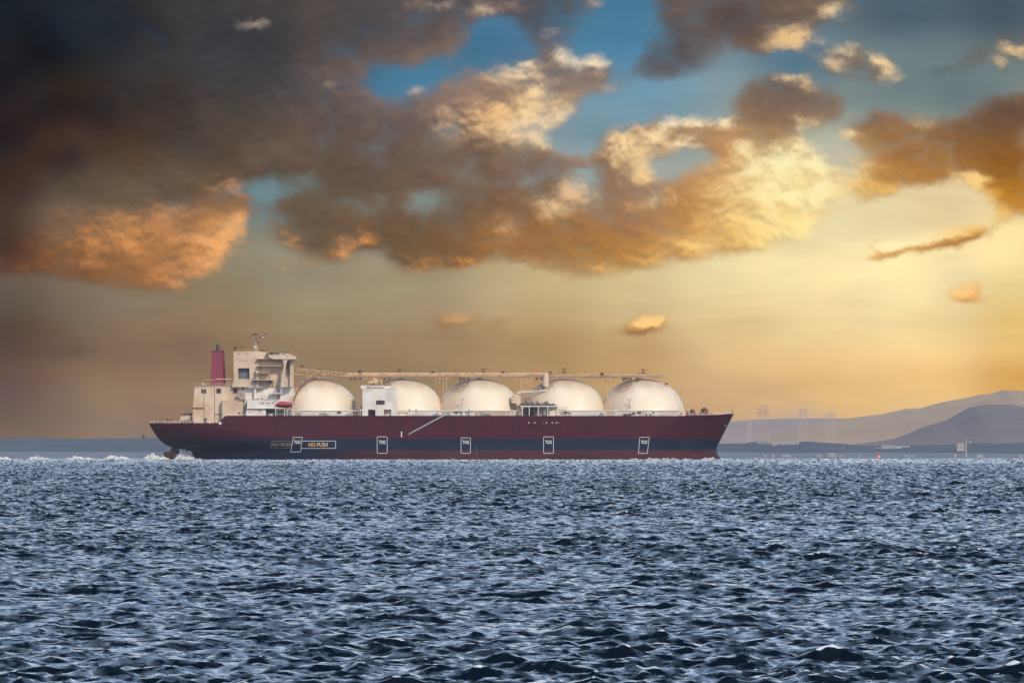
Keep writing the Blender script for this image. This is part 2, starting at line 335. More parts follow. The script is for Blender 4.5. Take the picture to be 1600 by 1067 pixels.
# faint streaks and veils in the clear part
st = W.noise(W.v('MULTIPLY', PW, (0.0022, 0.011, 1.0)), 1.0, 6, 0.55, 0.4)
veil = W.m('MULTIPLY_ADD', W.m('SUBTRACT', st, 0.5), 0.7, 1.0)
low = W.mix(alpha, W.v('SCALE', clearC, scale=veil), cloudC)

# the sky above the sunset band: an out-of-view blue-grey cloud deck added for sea highlights, brighter low down, over the Nishita sky
ns = W.new('ShaderNodeTexSky', sky_type='NISHITA')
ns.sun_disc = False
ns.sun_elevation = SUN_EL
ns.sun_rotation = SUN_AZ
elD = W.m('MULTIPLY', el, 180 / PI)
hn = W.noise(W.v('MULTIPLY', tc.outputs['Generated'], (1, 1, 3)), 4.6, 5, 0.55, 0.3)
# ahead it darkens quickly with height; behind the camera it stays pale, as fill on the ship
ahead = W.rng(d[1], -0.35, 0.45)
topc = W.mix(ahead, (0.30, 0.34, 0.44, 1), (0.02, 0.034, 0.07, 1))
deck = W.mix(W.rng(elD, 3.5, 14.0), (1.22, 1.32, 1.52, 1), (0.46, 0.66, 0.98, 1))
deck = W.mix(W.rng(elD, 12.0, 54.0), deck, topc)
deck = W.v('SCALE', deck, scale=W.rng(hn, 0.3, 0.7, 0.55, 1.3))
high = W.v('ADD', W.v('SCALE', ns.outputs[0], scale=0.02), deck)
below = W.rng(elD, -6.0, -0.4)
high = W.mix(below, (0.02, 0.03, 0.05, 1), high)
bgl = W.new('ShaderNodeBackground'); W.put(bgl.inputs[0], low)
bgh = W.new('ShaderNodeBackground'); W.put(bgh.inputs[0], high)
# weight of the sunset band: ahead of the camera's bearing and near the horizon
band = W.m('MULTIPLY', W.rng(elD, 2.3, 5.0, 1.0, 0.0), W.rng(elD, -0.9, -0.7))
band = W.m('MULTIPLY', band, W.rng(W.m('ABSOLUTE', az), 0.3, 1.2, 1.0, 0.0))
ms = W.new('ShaderNodeMixShader')
W.put(ms.inputs[0], band); W.l.new(bgh.outputs[0], ms.inputs[1]); W.l.new(bgl.outputs[0], ms.inputs[2])
wo = W.new('ShaderNodeOutputWorld')
W.l.new(ms.outputs[0], wo.inputs[0])
world.cycles.sampling_method = 'MANUAL'
world.cycles.sample_map_resolution = 512
# ------------------------------------------------------------------ materials
MATS = {}
def mat(name, col, rough=0.6, metal=0.0, noise_amt=0.0, scale=0.2, spec=0.5, col2=None):
    if name in MATS: return MATS[name]
    m = bpy.data.materials.new(name); m.use_nodes = True
    nt = NT(m.node_tree)
    b = nt.new('ShaderNodeBsdfPrincipled'); o = nt.new('ShaderNodeOutputMaterial')
    nt.l.new(b.outputs[0], o.inputs[0])
    b.inputs['Roughness'].default_value = rough; b.inputs['Metallic'].default_value = metal
    b.inputs['Specular IOR Level'].default_value = spec
    c = (*col, 1.0)
    if noise_amt:
        tcn = nt.new('ShaderNodeTexCoord')
        f = nt.noise(tcn.outputs['Object'], scale, 6, 0.6)
        c2 = (*(col2 or tuple(x * (1 - noise_amt) for x in col)), 1.0)
        nt.put(b.inputs['Base Color'], nt.mix(nt.rng(f, 0.38, 0.68), c, c2))
    else:
        b.inputs['Base Color'].default_value = c
    MATS[name] = m
    return m

def drop(r): return -r * r / (2 * RE)

# ------------------------------------------------------------------ sea
def ocean_tile(N, L, seed, wind=7.0, wdir=0.0, kcut=0.0, spread=2.0):
    rng = np.random.default_rng(seed)
    k1 = np.fft.fftfreq(N, L / N) * 2 * np.pi
    KX, KY = np.meshgrid(k1, k1, indexing='ij')
    K = np.hypot(KX, KY); K[0, 0] = 1e-6
    kp = PEAK
    cosd = (KX * math.cos(wdir) + KY * math.sin(wdir)) / K
    ph = np.exp(-0.7 * (kp / K) ** 2) / K ** 3.55 * (0.18 + np.abs(cosd) ** spread) * np.where(cosd < 0, 0.5, 1)
    ph *= np.exp(-(K * 0.06) ** 2); ph[0, 0] = 0; ph[K < kcut] = 0
    h = np.sqrt(ph) * (rng.standard_normal((N, N)) + 1j * rng.standard_normal((N, N)))
    def f(a): return np.real(np.fft.ifft2(a)).astype(np.float32)
    z = f(h); s = 1.0 / z.std()
    dx, dy = f(1j * KX / K * h) * s, f(1j * KY / K * h) * s
    sx, sy = f(1j * KX * h) * s, f(1j * KY * h) * s
    jac = f(-(KX ** 2) / K * h) * s + f(-(KY ** 2) / K * h) * s
    return np.stack([z * s, dx, dy, sx, sy, jac], -1), L, N

def tile_sample(tile, x, y, rot):
    T, L, N = tile
    c, s = math.cos(rot), math.sin(rot)
    X = (x * c + y * s) / L * N; Y = (-x * s + y * c) / L * N
    xi = np.floor(X); yi = np.floor(Y)
    fx = (X - xi).astype(np.float32)[..., None]; fy = (Y - yi).astype(np.float32)[..., None]
    x0 = xi.astype(np.int64) % N; y0 = yi.astype(np.int64) % N; x1 = (x0 + 1) % N; y1 = (y0 + 1) % N
    r = (T[x0, y0] * (1 - fx) + T[x1, y0] * fx) * (1 - fy) + (T[x0, y1] * (1 - fx) + T[x1, y1] * fx) * fy
    for a, b in ((1, 2), (3, 4)):
        vx = r[..., a] * c - r[..., b] * s; vy = r[..., a] * s + r[..., b] * c
        r[..., a], r[..., b] = vx, vy
    return r

PEAK = 2 * PI / 5.0
A1, A2 = 0.080, 0.042
NCOL = 620
half = math.radians(2.95)
rows = [2.0, 20, 60, 120, 180, 215]
r = 235.0
while r < 9600:
    rows.append(r)
    r += 0.26 + 0.30 * min(1, max(0, (r - 400) / 500)) + 0.6 * min(1, max(0, (r - 1300) / 1500)) + 6 * max(0, (r - 2800) / 3000) ** 1.5
rows += [10500, 12000, 14000, 17000, 22000, 30000, 42000, 60000]
rows = np.array(rows)
az_ = np.linspace(-half, half, NCOL)
wide = half + np.radians(np.linspace(0.03, 6.2, 165))
half = wide[-1]
side = np.radians(np.array([9.3, 9.8, 10.5, 12, 15, 20, 35, 60, 90, 120, 150, 179.99]))
az_ = np.concatenate([-side[::-1], -wide[::-1], az_, wide, side])
NR, NA = len(rows), len(az_)
R_, A_ = np.meshgrid(rows, az_, indexing='ij')
X = R_ * np.sin(A_); Y = R_ * np.cos(A_); Z = drop(R_)
tA = ocean_tile(1024, 97.0, 3, wdir=1.42, spread=3.0)
PEAK = 2 * PI / 2.0
tB = ocean_tile(512, 41.0, 5, wdir=2.12, kcut=1.2, spread=2.0)
PEAK = 2 * PI / 17.0
tC = ocean_tile(512, 173.0, 8, wdir=1.30, spread=4.0)
a = tile_sample(tA, X, Y, 0.35); b = tile_sample(tB, X, Y, -0.8)
c = tile_sample(tC, X, Y, 0.15)
gf = np.clip(1.2 - R_ / 900, 0.25, 1.0)
gust = 1.0 + 0.40 * gf * np.sin(X / 37 + np.sin(Y / 91) * 2) * np.sin(Y / 160 + 1.3 * np.sin(X / 60)) + 0.15 * gf * np.sin(Y / 43 + X / 29)
rough = 1.0 + 0.4 * np.clip((R_ - 500) / 3500, 0, 1) ** 0.6          # the sea is rougher further out
f = (a * A1 + b * A2 + c * 0.055) * (gust * rough)[..., None].astype(np.float32)
fade = ((np.abs(A_) <= half * 1.001) & (R_ > 230) & (R_ < 9700)).astype(np.float32)
Xd = X + f[..., 1] * 0.95 * fade; Yd = Y + f[..., 2] * 0.95 * fade
Zd = Z + f[..., 0] * fade + (R_ < 230) * 0
co = np.stack([Xd, Yd, Zd], -1).astype(np.float32).reshape(-1, 3)
foam = np.clip(-f[..., 5] / rough, -4, 4)
thr = np.quantile(foam[(fade > 0) & (R_ < 900)], 0.9983)
foam = (foam / thr).astype(np.float32)
sharp = 1.0 / np.clip(1.0 - 0.5 * foam * thr * rough, 0.5, 1.8)
slope = np.stack([f[..., 3] * sharp, f[..., 4] * sharp, np.zeros_like(foam)], -1)
me = bpy.data.meshes.new("sea")
idx = np.arange(NR * NA).reshape(NR, NA)
quads = np.stack([idx[:-1, :-1], idx[:-1, 1:], idx[1:, 1:], idx[1:, :-1]], -1).reshape(-1, 4)[:, ::-1]
nq = len(quads)
me.vertices.add(NR * NA); me.vertices.foreach_set("co", co.ravel())
me.loops.add(nq * 4); me.loops.foreach_set("vertex_index", quads.ravel().astype(np.int32))
me.polygons.add(nq); me.polygons.foreach_set("loop_start", np.arange(0, nq * 4, 4, dtype=np.int32))
me.update(calc_edges=True)
me.polygons.foreach_set("use_smooth", np.ones(nq, dtype=bool))
at = me.attributes.new("slope", 'FLOAT_VECTOR', 'POINT'); at.data.foreach_set("vector", (slope * fade[..., None]).astype(np.float32).ravel())
at = me.attributes.new("foam", 'FLOAT', 'POINT'); at.data.foreach_set("value", (foam * fade * np.clip(1.25 - R_ / 5200, 0.6, 1)).astype(np.float32).ravel())
sea = bpy.data.objects.new("sea", me); C.objects.link(sea); sea["kind"] = "structure"
at = me.attributes.new("open_water", 'FLOAT', 'POINT'); at.data.foreach_set("value", (1.0 - fade).astype(np.float32).ravel())
del X, Y, Z, R_, A_, a, b, f, co, quads, Xd, Yd, Zd, foam, slope

m = bpy.data.materials.new("sea_water"); m.use_nodes = True
S = NT(m.node_tree)
asl = S.new('ShaderNodeAttribute'); asl.attribute_name = "slope"
afo = S.new('ShaderNodeAttribute'); afo.attribute_name = "foam"
geo = S.new('ShaderNodeNewGeometry')
pos = geo.outputs['Position']
rip = S.v('SUBTRACT', S.noise(S.v('MULTIPLY', pos, (0.8, 1, 0.3)), 3.2, 6, 0.66, color=True), (0.5, 0.5, 0.5))
sl = S.v('ADD', asl.outputs['Vector'], S.v('SCALE', rip, scale=1.7))
# beyond the modelled swell the waves are carried by the shading alone
aow = S.new('ShaderNodeAttribute'); aow.attribute_name = "open_water"
big = S.v('SUBTRACT', S.noise(S.v('MULTIPLY', pos, (0.7, 1, 0.3)), 0.6, 7, 0.68, color=True), (0.5, 0.5, 0.5))
sl = S.v('ADD', sl, S.v('SCALE', big, scale=S.m('MULTIPLY', aow.outputs['Fac'], 3.6)))
ss = S.sep(sl)
nrm = S.v('NORMALIZE', S.xyz(S.m('MULTIPLY', ss[0], -1.0), S.m('MULTIPLY', ss[1], -1.0), 1.0))
wb = S.new('ShaderNodeBsdfPrincipled')
wb.inputs['Base Color'].default_value = (0.002, 0.007, 0.016, 1)
wb.inputs['Roughness'].default_value = 0.12
wb.inputs['IOR'].default_value = 1.333
S.put(wb.inputs['Normal'], nrm)
fd = S.new('ShaderNodeBsdfDiffuse'); fd.inputs[0].default_value = (0.72, 0.82, 0.92, 1)
fn = S.noise(pos, 3.0, 5, 0.7)
ff = S.rng(S.m('ADD', afo.outputs['Fac'], S.m('MULTIPLY', S.m('SUBTRACT', fn, 0.5), 0.8)), 0.95, 1.1)
mx = S.new('ShaderNodeMixShader')
S.put(mx.inputs[0], ff); S.l.new(wb.outputs[0], mx.inputs[1]); S.l.new(fd.outputs[0], mx.inputs[2])
so = S.new('ShaderNodeOutputMaterial'); S.l.new(mx.outputs[0], so.inputs[0])
me.materials.append(m)
# ------------------------------------------------------------------ mesh builder
class MB:
    def __init__(s): s.v = []; s.f = []; s.sm = []
    def add(s, vs_, fs_, smooth=False):
        o = len(s.v); s.v += [tuple(p) for p in vs_]; s.f += [tuple(i + o for i in f) for f in fs_]; s.sm += [smooth] * len(fs_)
        return s
    def box(s, x0, x1, y0, y1, z0, z1):
        x0, x1 = sorted((x0, x1)); y0, y1 = sorted((y0, y1)); z0, z1 = sorted((z0, z1))
        V = [(x0,y0,z0),(x1,y0,z0),(x1,y1,z0),(x0,y1,z0),(x0,y0,z1),(x1,y0,z1),(x1,y1,z1),(x0,y1,z1)]
        return s.add(V, [(0,3,2,1),(4,5,6,7),(0,1,5,4),(1,2,6,5),(2,3,7,6),(3,0,4,7)])
    def prism(s, pts, y0, y1):
        """pts: outline in (x, z), extruded along y"""
        n = len(pts); a = sum(pts[i][0] * pts[(i+1) % n][1] - pts[(i+1) % n][0] * pts[i][1] for i in range(n))
        if a < 0: pts = pts[::-1]
        V = [(x, y0, z) for x, z in pts] + [(x, y1, z) for x, z in pts]
        Fs = [tuple(range(n)), tuple(range(2*n-1, n-1, -1))] + [(i, i+n, (i+1) % n + n, (i+1) % n) for i in range(n)]
        return s.add(V, Fs)
    def tube(s, p, q, r, r2=None, n=8, cap=True):
        p = Vector(p); q = Vector(q); d = q - p
        if d.length < 1e-6: return s
        r2 = r if r2 is None else r2
        a = d.orthogonal().normalized(); b = d.normalized().cross(a)
        V = [p + (a * math.cos(2*PI*i/n) + b * math.sin(2*PI*i/n)) * r for i in range(n)]
        V += [q + (a * math.cos(2*PI*i/n) + b * math.sin(2*PI*i/n)) * r2 for i in range(n)]
        Fs = [(i, (i+1) % n, (i+1) % n + n, i + n) for i in range(n)]
        s.add(V, Fs, n > 5)
        if cap: s.add(V, [tuple(range(n-1, -1, -1)), tuple(range(n, 2*n))])
        return s
    def lathe(s, prof, c=(0, 0, 0), n=48):
        """prof: (radius, z) from bottom to top"""
        V = []; Fs = []
        for r, z in prof:
            for i in range(n):
                t = 2*PI*i/n; V.append((c[0] + r*math.cos(t), c[1] + r*math.sin(t), c[2] + z))
        for k in range(len(prof)-1):
            for i in range(n): Fs.append((k*n+i, k*n+(i+1) % n, (k+1)*n+(i+1) % n, (k+1)*n+i))
        return s.add(V, Fs, True)
    def wheel(s, c, r, w, n=20, hole=0.0):
        """a drum or ring whose axis lies along y"""
        V = []; Fs = []
        rr = [(r, -w/2), (r, w/2)] + ([(hole, w/2), (hole, -w/2)] if hole else [])
        for rad, y in rr:
            for i in range(n): V.append((c[0]+rad*math.cos(2*PI*i/n), c[1]+y, c[2]+rad*math.sin(2*PI*i/n)))
        m_ = len(rr)
        if hole:
            for k in range(m_):
                for i in range(n): Fs.append((k*n+i, ((k+1) % m_)*n+i, ((k+1) % m_)*n+(i+1) % n, k*n+(i+1) % n))
        else:
            Fs += [tuple(range(n)), tuple(range(2*n-1, n-1, -1))] + [(i, n+i, n+(i+1) % n, (i+1) % n) for i in range(n)]
        return s.add(V, Fs)
    def ball(s, c, rx, ry=None, rz=None, n=10, k=7):
        ry = rx if ry is None else ry; rz = rx if rz is None else rz
        V = []; Fs = []
        for j in range(k+1):
            a = -PI/2 + PI*j/k
            for i in range(n): V.append((c[0]+rx*math.cos(a)*math.cos(2*PI*i/n), c[1]+ry*math.cos(a)*math.sin(2*PI*i/n), c[2]+rz*math.sin(a)))
        for j in range(k):
            for i in range(n): Fs.append((j*n+i, j*n+(i+1) % n, (j+1)*n+(i+1) % n, (j+1)*n+i))
        return s.add(V, Fs, True)
    def rail(s, x0, x1, y, z, h=1.1, step=2.5, r=0.05, mid=True):
        n = max(1, int(abs(x1-x0)/step))
        for i in range(n+1):
            x = x0 + (x1-x0)*i/n; s.tube((x,y,z), (x,y,z+h), r, n=4, cap=False)
        s.tube((x0,y,z+h), (x1,y,z+h), r, n=4); 
        if mid: s.tube((x0,y,z+h/2), (x1,y,z+h/2), r*.8, n=4)
        return s
    def build(s, name, m, parent=None, **props):
        me_ = bpy.data.meshes.new(name); me_.from_pydata(s.v, [], s.f)
        me_.polygons.foreach_set("use_smooth", s.sm); me_.update()
        o = bpy.data.objects.new(name, me_); C.objects.link(o)
        if m: me_.materials.append(m)
        if parent: o.parent = parent
        for k_, v_ in props.items(): o[k_] = v_
        return o

def thing(name, label, cat, loc=(0,0,0), rz=0, group=None):
    o = bpy.data.objects.new(name, None); C.objects.link(o)
    o.location = loc; o.rotation_euler = (0,0,rz); o.empty_display_size = 2
    o["label"] = label; o["category"] = cat
    if group: o["group"] = group
    return o

# ------------------------------------------------------------------ gas carrier
K = 6000.0 / F                      # metres per row at the ship
SX, WL = 690.0, 717.6
def px(x): return (x - SX) * K
def pz(y): return (WL - y) * K
DK = pz(649)
ship = thing("gas_carrier", "long gas carrier with dark red hull and five pale domed tanks, on the sea", "ship",
             ((SX - 800) * K, 6024, drop(6010)))
def BX(mb, x0, y0, x1, y1, a, b): return mb.box(px(x0), px(x1), a, b, pz(y1), pz(y0))
def PR(mb, pts, a, b): return mb.prism([(px(x), pz(y)) for x, y in pts], a, b)
def TB(mb, x0, y0, x1, y1, y, r, ya=None, n=6, r2=None): return mb.tube((px(x0), y, pz(y0)), (px(x1), y if ya is None else ya, pz(y1)), r, r2=r2, n=n)

cream = mat("cream_paint", (0.64, 0.51, 0.385), 0.55, noise_amt=0.22, scale=0.12, col2=(0.50, 0.36, 0.25))
white = mat("white_paint", (0.74, 0.72, 0.69), 0.5, noise_amt=0.2, scale=0.2, col2=(0.60, 0.55, 0.50))
greyp = mat("grey_paint", (0.36, 0.37, 0.38), 0.6, noise_amt=0.3, scale=0.5)
tanp = mat("tan_pipe_paint", (0.64, 0.44, 0.26), 0.55, noise_amt=0.4, scale=0.35, col2=(0.40, 0.24, 0.13))
dark = mat("dark_steel", (0.05, 0.045, 0.05), 0.5)
glassm = mat("dark_window_glass", (0.03, 0.035, 0.05), 0.25)
maroon = mat("maroon_paint", (0.16, 0.022, 0.045), 0.5, noise_amt=0.3, scale=0.15)
redm = mat("red_paint", (0.50, 0.02, 0.045), 0.45, noise_amt=0.3, scale=0.8)
openm = mat("blue_grey_panel", (0.12, 0.145, 0.175), 0.5, noise_amt=0.25, scale=0.2)
rustm = mat("rusty_steel", (0.20, 0.11, 0.07), 0.8, noise_amt=0.5, scale=0.6)
greenish = mat("grey_green_steel", (0.13, 0.16, 0.16), 0.7, noise_amt=0.5, scale=0.9)
markw = mat("marking_white", (0.62, 0.64, 0.66), 0.6)
markdim = mat("marking_faded", (0.20, 0.20, 0.18), 0.6)
marky = mat("marking_amber", (0.62, 0.42, 0.18), 0.6)

# hull surface
BEAM = 23.0
def ip(v, xs_, ys_): return float(np.interp(v, xs_, ys_))
def xstern(py): return ip(py, [661,666,672,680,688,693,697,700,702,704,708,713,718,730], [232,234.5,238,243,249.5,255,263,275,286,292,297,299.5,301,302])
def xstem(py): return ip(py, [645,667,680,692,697,702,707,712,718,730], [1148.5,1137,1130.5,1124.5,1122,1121,1121.4,1124,1129,1133])
def sheer(x): return ip(x, [232,337,340,352,355,1060,1110,1149], [661,660.6,660,649.3,648.9,649.2,648.2,645.4])
def half_breadth(x, py):
    a, e = xstern(py), xstem(py)
    full = ip(py, [649,665,682,700,718], [290,335,455,545,600]); w0 = ip(py, [661,680,692,699,703], [0.74,0.62,0.4,0.15,0.03])
    t = min(1, max(0, (x - a) / (full - a))); fs = w0 + (1 - w0) * (1 - (1 - t) ** 2.3) ** 0.8
    lb = ip(py, [646,665,690,718], [88,104,128,150])
    t = min(1, max(0, (e - x) / lb)); fb = (1 - (1 - t) ** 2.0) ** 0.72
    return BEAM * fs * fb
NS, NL = 340, 34
V = []; Fs = []
svals = np.linspace(0, 1, NS); svals = 0.5 - 0.5 * np.cos(PI * svals) * (0.35 + 0.65 * np.abs(np.cos(PI * svals))); svals = (svals - svals[0]) / (svals[-1] - svals[0])
svals = 0.5 * svals + 0.5 * np.linspace(0, 1, NS)
top = []
for side in (-1, 1):
    for j in range(NL):
        w = j / (NL - 1)
        for t in svals:
            x = 232 + t * 916.5
            for _ in range(12):
                py = 728 + w * (sheer(x) - 728); x = xstern(py) + t * (xstem(py) - xstern(py))
            V.append((px(x), side * half_breadth(x, py), pz(py)))
            if j == NL - 1: top.append(len(V) - 1)
def vid(s_, j, i): return (s_ * NL + j) * NS + i
for j in range(NL - 1):
    for i in range(NS - 1):
        Fs.append((vid(0,j,i), vid(0,j,i+1), vid(0,j+1,i+1), vid(0,j+1,i)))
        Fs.append((vid(1,j,i), vid(1,j+1,i), vid(1,j+1,i+1), vid(1,j,i+1)))
    Fs.append((vid(0,j,0), vid(0,j+1,0), vid(1,j+1,0), vid(1,j,0)))
    Fs.append((vid(0,j,NS-1), vid(1,j,NS-1), vid(1,j+1,NS-1), vid(0,j+1,NS-1)))
hb = MB(); hb.v = V; hb.f = Fs; hb.sm = [True] * len(Fs)
hullm = bpy.data.materials.new("hull_paint"); hullm.use_nodes = True
H = NT(hullm.node_tree)
tcn = H.new('ShaderNodeTexCoord'); oc = tcn.outputs['Object']; os_ = H.sep(oc)
streak = H.noise(H.v('MULTIPLY', oc, (0.35, 0.35, 0.05)), 1.0, 6, 0.6)
blotch = H.noise(H.v('MULTIPLY', oc, (0.03, 0.03, 0.10)), 1.0, 6, 0.6)
red = H.mix(H.rng(streak, 0.35, 0.7), (0.064, 0.0065, 0.021, 1), (0.043, 0.0068, 0.020, 1))
blue = H.mix(H.rng(blotch, 0.4, 0.7), (0.002, 0.0125, 0.040, 1), (0.005, 0.019, 0.050, 1))
anti = H.mix(H.rng(blotch, 0.42, 0.62), (0.042, 0.0105, 0.017, 1), (0.070, 0.022, 0.026, 1))
jit = H.m('MULTIPLY', H.m('SUBTRACT', streak, 0.5), 1.4)
zz = H.m('ADD', os_[2], jit)
up = H.rng(H.m('ADD', os_[2], H.m('MULTIPLY', jit, 0.15)), pz(685.6), pz(684.6))
lo = H.rng(H.m('ADD', os_[2], H.m('MULTIPLY', jit, 0.35)), pz(703.0), pz(702.0))
boot_mix = H.rng(os_[0], px(470), px(590))          # the boot-topping gives way to blue aft
low_c = H.mix(H.m('MULTIPLY', boot_mix, H.m('SUBTRACT', 1.0, lo)), blue, anti)
hc = H.mix(up, low_c, red)
# a duller patch on the quarter; near the stem, reflected light painted into the colour
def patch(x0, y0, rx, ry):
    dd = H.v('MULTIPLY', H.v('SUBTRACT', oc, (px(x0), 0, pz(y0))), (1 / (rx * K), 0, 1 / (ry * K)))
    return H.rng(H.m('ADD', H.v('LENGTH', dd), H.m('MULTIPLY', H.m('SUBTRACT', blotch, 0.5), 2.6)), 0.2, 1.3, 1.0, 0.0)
hc = H.mix(H.m('MULTIPLY', patch(285, 684, 26, 12), 0.5), hc, (0.032, 0.026, 0.045, 1))
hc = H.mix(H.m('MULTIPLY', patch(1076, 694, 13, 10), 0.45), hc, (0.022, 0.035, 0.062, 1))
pb = H.new('ShaderNodeBsdfPrincipled'); po = H.new('ShaderNodeOutputMaterial'); H.l.new(pb.outputs[0], po.inputs[0])
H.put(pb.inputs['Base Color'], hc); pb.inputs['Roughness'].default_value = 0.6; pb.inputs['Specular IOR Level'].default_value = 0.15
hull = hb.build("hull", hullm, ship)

# decks
dm = MB()
n = NS
ta, tb = top[:n], top[n:]
dv = [V[i] for i in ta] + [V[i] for i in tb]
dv = [(x, y * 0.985, z - 0.12) for x, y, z in dv]
dm.add(dv, [(i, i+1, n+i+1, n+i) for i in range(n-1)])
dm.build("deck", mat("deck_paint", (0.20, 0.10, 0.08), 0.8, noise_amt=0.4, scale=0.3), ship)

def on_hull(x, y, off=0.14): return (px(x), -half_breadth(x, y) - off, pz(y))
def strip(mb, pts, w):
    """a painted line following the hull through (x, y) rows, w rows wide"""
    for (x0, y0), (x1, y1) in zip(pts[:-1], pts[1:]):
        L = math.hypot(x1-x0, y1-y0); nx, ny = -(y1-y0)/L*w/2, (x1-x0)/L*w/2
        ex, ey = (x1-x0)/L*w/2, (y1-y0)/L*w/2
        x0 -= ex; x1 += ex; y0 -= ey; y1 += ey
        k_ = max(1, int(L/5)); P_ = []
        for i in range(k_+1):
            x = x0+(x1-x0)*i/k_; y = y0+(y1-y0)*i/k_
            P_ += [on_hull(x+nx, y+ny), on_hull(x-nx, y-ny)]
        mb.add(P_, [(2*i, 2*i+1, 2*i+3, 2*i+2) for i in range(k_)])
    return mb
def lettering(txt, x0, x1, y0, y1, shear=0.0, bold=0.0):
    """letters as a mesh wrapped on the hull between columns x0..x1 and rows y0 (top)..y1"""
    cu_ = bpy.data.curves.new("letters", 'FONT'); cu_.body = txt; cu_.resolution_u = 3; cu_.offset = bold
    o = bpy.data.objects.new("letters", cu_); C.objects.link(o)
    dg_ = bpy.context.evaluated_depsgraph_get(); me_ = o.evaluated_get(dg_).to_mesh()
    P_ = [v_.co.copy() for v_ in me_.vertices]; Fc = [tuple(p.vertices) for p in me_.polygons]
    o.evaluated_get(dg_).to_mesh_clear(); bpy.data.objects.remove(o); bpy.data.curves.remove(cu_)
    xa = min(p.x for p in P_); xb = max(p.x for p in P_); za = min(p.y for p in P_); zb = max(p.y for p in P_)
    out = []
    for p in P_:
        h = (p.y - za) / (zb - za); y = y1 + (y0 - y1) * h
        out.append(on_hull(x0 + (x1 - x0) * (p.x - xa) / (xb - xa) + shear * (h - 0.5), y, 0.16))
    mb = MB(); mb.add(out, Fc); return mb
LW = 0.75
for (tl, tr, bl, br, t_, b_) in ((458.5,472.3,454,469.5,682.5,705.5),(589.3,605,589.3,605,681.8,707.6),(720.4,735,720.4,735,683.4,707.6),(849.3,864.8,849.3,864.8,681.8,707.6),(999.6,1014.5,997.6,1011.4,682.6,707.6)):
    fr = strip(MB(), [(tl,t_),(tr,t_),(br,b_),(bl,b_),(tl,t_)], LW).build("tug_frame", markw, hull)
    cx = (tl + tr) / 2 - (tl - bl) * 0.25
    lettering("TUG", cx-5, cx+5, 687.4, 692.9, 0.6 if tl != bl else 0, 0.03).build("tug_lettering", markw, hull)
strip(MB(), [(425.5,688.4),(457,688.4),(454.5,699.6),(422.6,699.6),(425.5,688.4)], 0.6).build("warning_frame", markdim, hull)
lettering("NO PUSH", 424.6, 455.5, 691.4, 697.0, 1.6, 0.02).build("warning_lettering", mat("marking_dull_amber", (0.26,0.20,0.12), 0.6), hull, label="faded slanted lettering NO PUSH")
strip(MB(), [(472.6,688.4),(524.4,688.4),(524.4,699.8),(470.8,699.8)], LW).build("warning_frame", markw, hull)
lettering("NO PUSH", 482, 512, 691.0, 697.4, 0, 0.02).build("warning_lettering", marky, hull, label="bright amber lettering NO PUSH")
mk = MB()
strip(mk, [(627.4,674.4),(627.4,681.6)], 1.8)
mk.build("draught_mark", markw, hull)
for x in (826.2,835.4,848.2,853.6,863,869.4,872.2):
    strip(MB(), [(x-0.3,660),(x+0.3,660)], 1.5 if x not in (848.2,872.2) else 0.8).build("side_mark", markw, hull)
strip(MB(), [(744.6,694),(744.6,716)], 0.35).build("draught_mark", markdim, hull)
mk = MB(); mk.wheel((px(343.7), -half_breadth(343.7, 661) - 0.25, pz(660.6)), 0.75, 0.3); mk.build("fairlead", white, hull)
mk = MB(); mk.wheel((px(1134), -half_breadth(1134, 664) - 0.3, pz(664)), 0.9, 0.8); TB(mk, 1134, 662, 1133.6, 667, -half_breadth(1134, 667) - 0.8, 0.35); mk.build("anchor", dark, hull)

# rudder, stern frame
mb = MB(); PR(mb, [(253.4,705.4),(270.5,705),(272.5,711),(271,720),(253.4,720)], -0.7, 0.7); mb.build("rudder", rustm, ship)
mb = MB(); PR(mb, [(263,704.8),(267.5,696),(276,696),(279,708),(271.5,710),(270.8,705)], -0.9, 0.9); mb.build("rudder_horn", hullm and mat("dark_blue_paint", (0.03,0.045,0.08), 0.6), ship)
mb = MB()
for a_ in range(5):
    t = a_ * 2 * PI / 5 + 0.3; mb.ball((px(286), 3.4*math.cos(t)*0.55, pz(717)+3.4*math.sin(t)*0.55), 0.25, 0.9*abs(math.cos(t))+0.35, 0.9*abs(math.sin(t))+0.35)
mb.tube((px(282), 0, pz(717)), (px(297), 0, pz(717)), 0.7); mb.build("propeller", mat("bronze", (0.3,0.2,0.1), 0.4, 0.8), ship)

# ------------------------------------------------------------------ tank domes
domem = bpy.data.materials.new("tank_paint"); domem.use_nodes = True
H = NT(domem.node_tree)
tcn = H.new('ShaderNodeTexCoord'); oc = tcn.outputs['Object']; os_ = H.sep(oc)
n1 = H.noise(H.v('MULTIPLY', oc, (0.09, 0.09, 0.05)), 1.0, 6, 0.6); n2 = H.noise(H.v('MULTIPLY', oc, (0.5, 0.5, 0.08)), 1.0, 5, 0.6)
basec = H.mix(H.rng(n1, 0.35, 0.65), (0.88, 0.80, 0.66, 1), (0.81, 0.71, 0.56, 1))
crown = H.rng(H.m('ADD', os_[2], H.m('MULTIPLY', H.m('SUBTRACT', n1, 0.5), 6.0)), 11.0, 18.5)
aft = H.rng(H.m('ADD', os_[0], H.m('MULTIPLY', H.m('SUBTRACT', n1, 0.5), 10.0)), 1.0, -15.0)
tan_mix = H.m('MAXIMUM', H.m('MULTIPLY', crown, 0.8), H.m('MULTIPLY', aft, 0.62))  # rust band on the crown; tanner towards the aft side
c1 = H.mix(tan_mix, basec, (0.56, 0.38, 0.24, 1))
sp = H.v('MULTIPLY', H.v('SUBTRACT', oc, (-9.5, -7.0, 14.5)), (1/8.5, 1/11.0, 1/7.0))
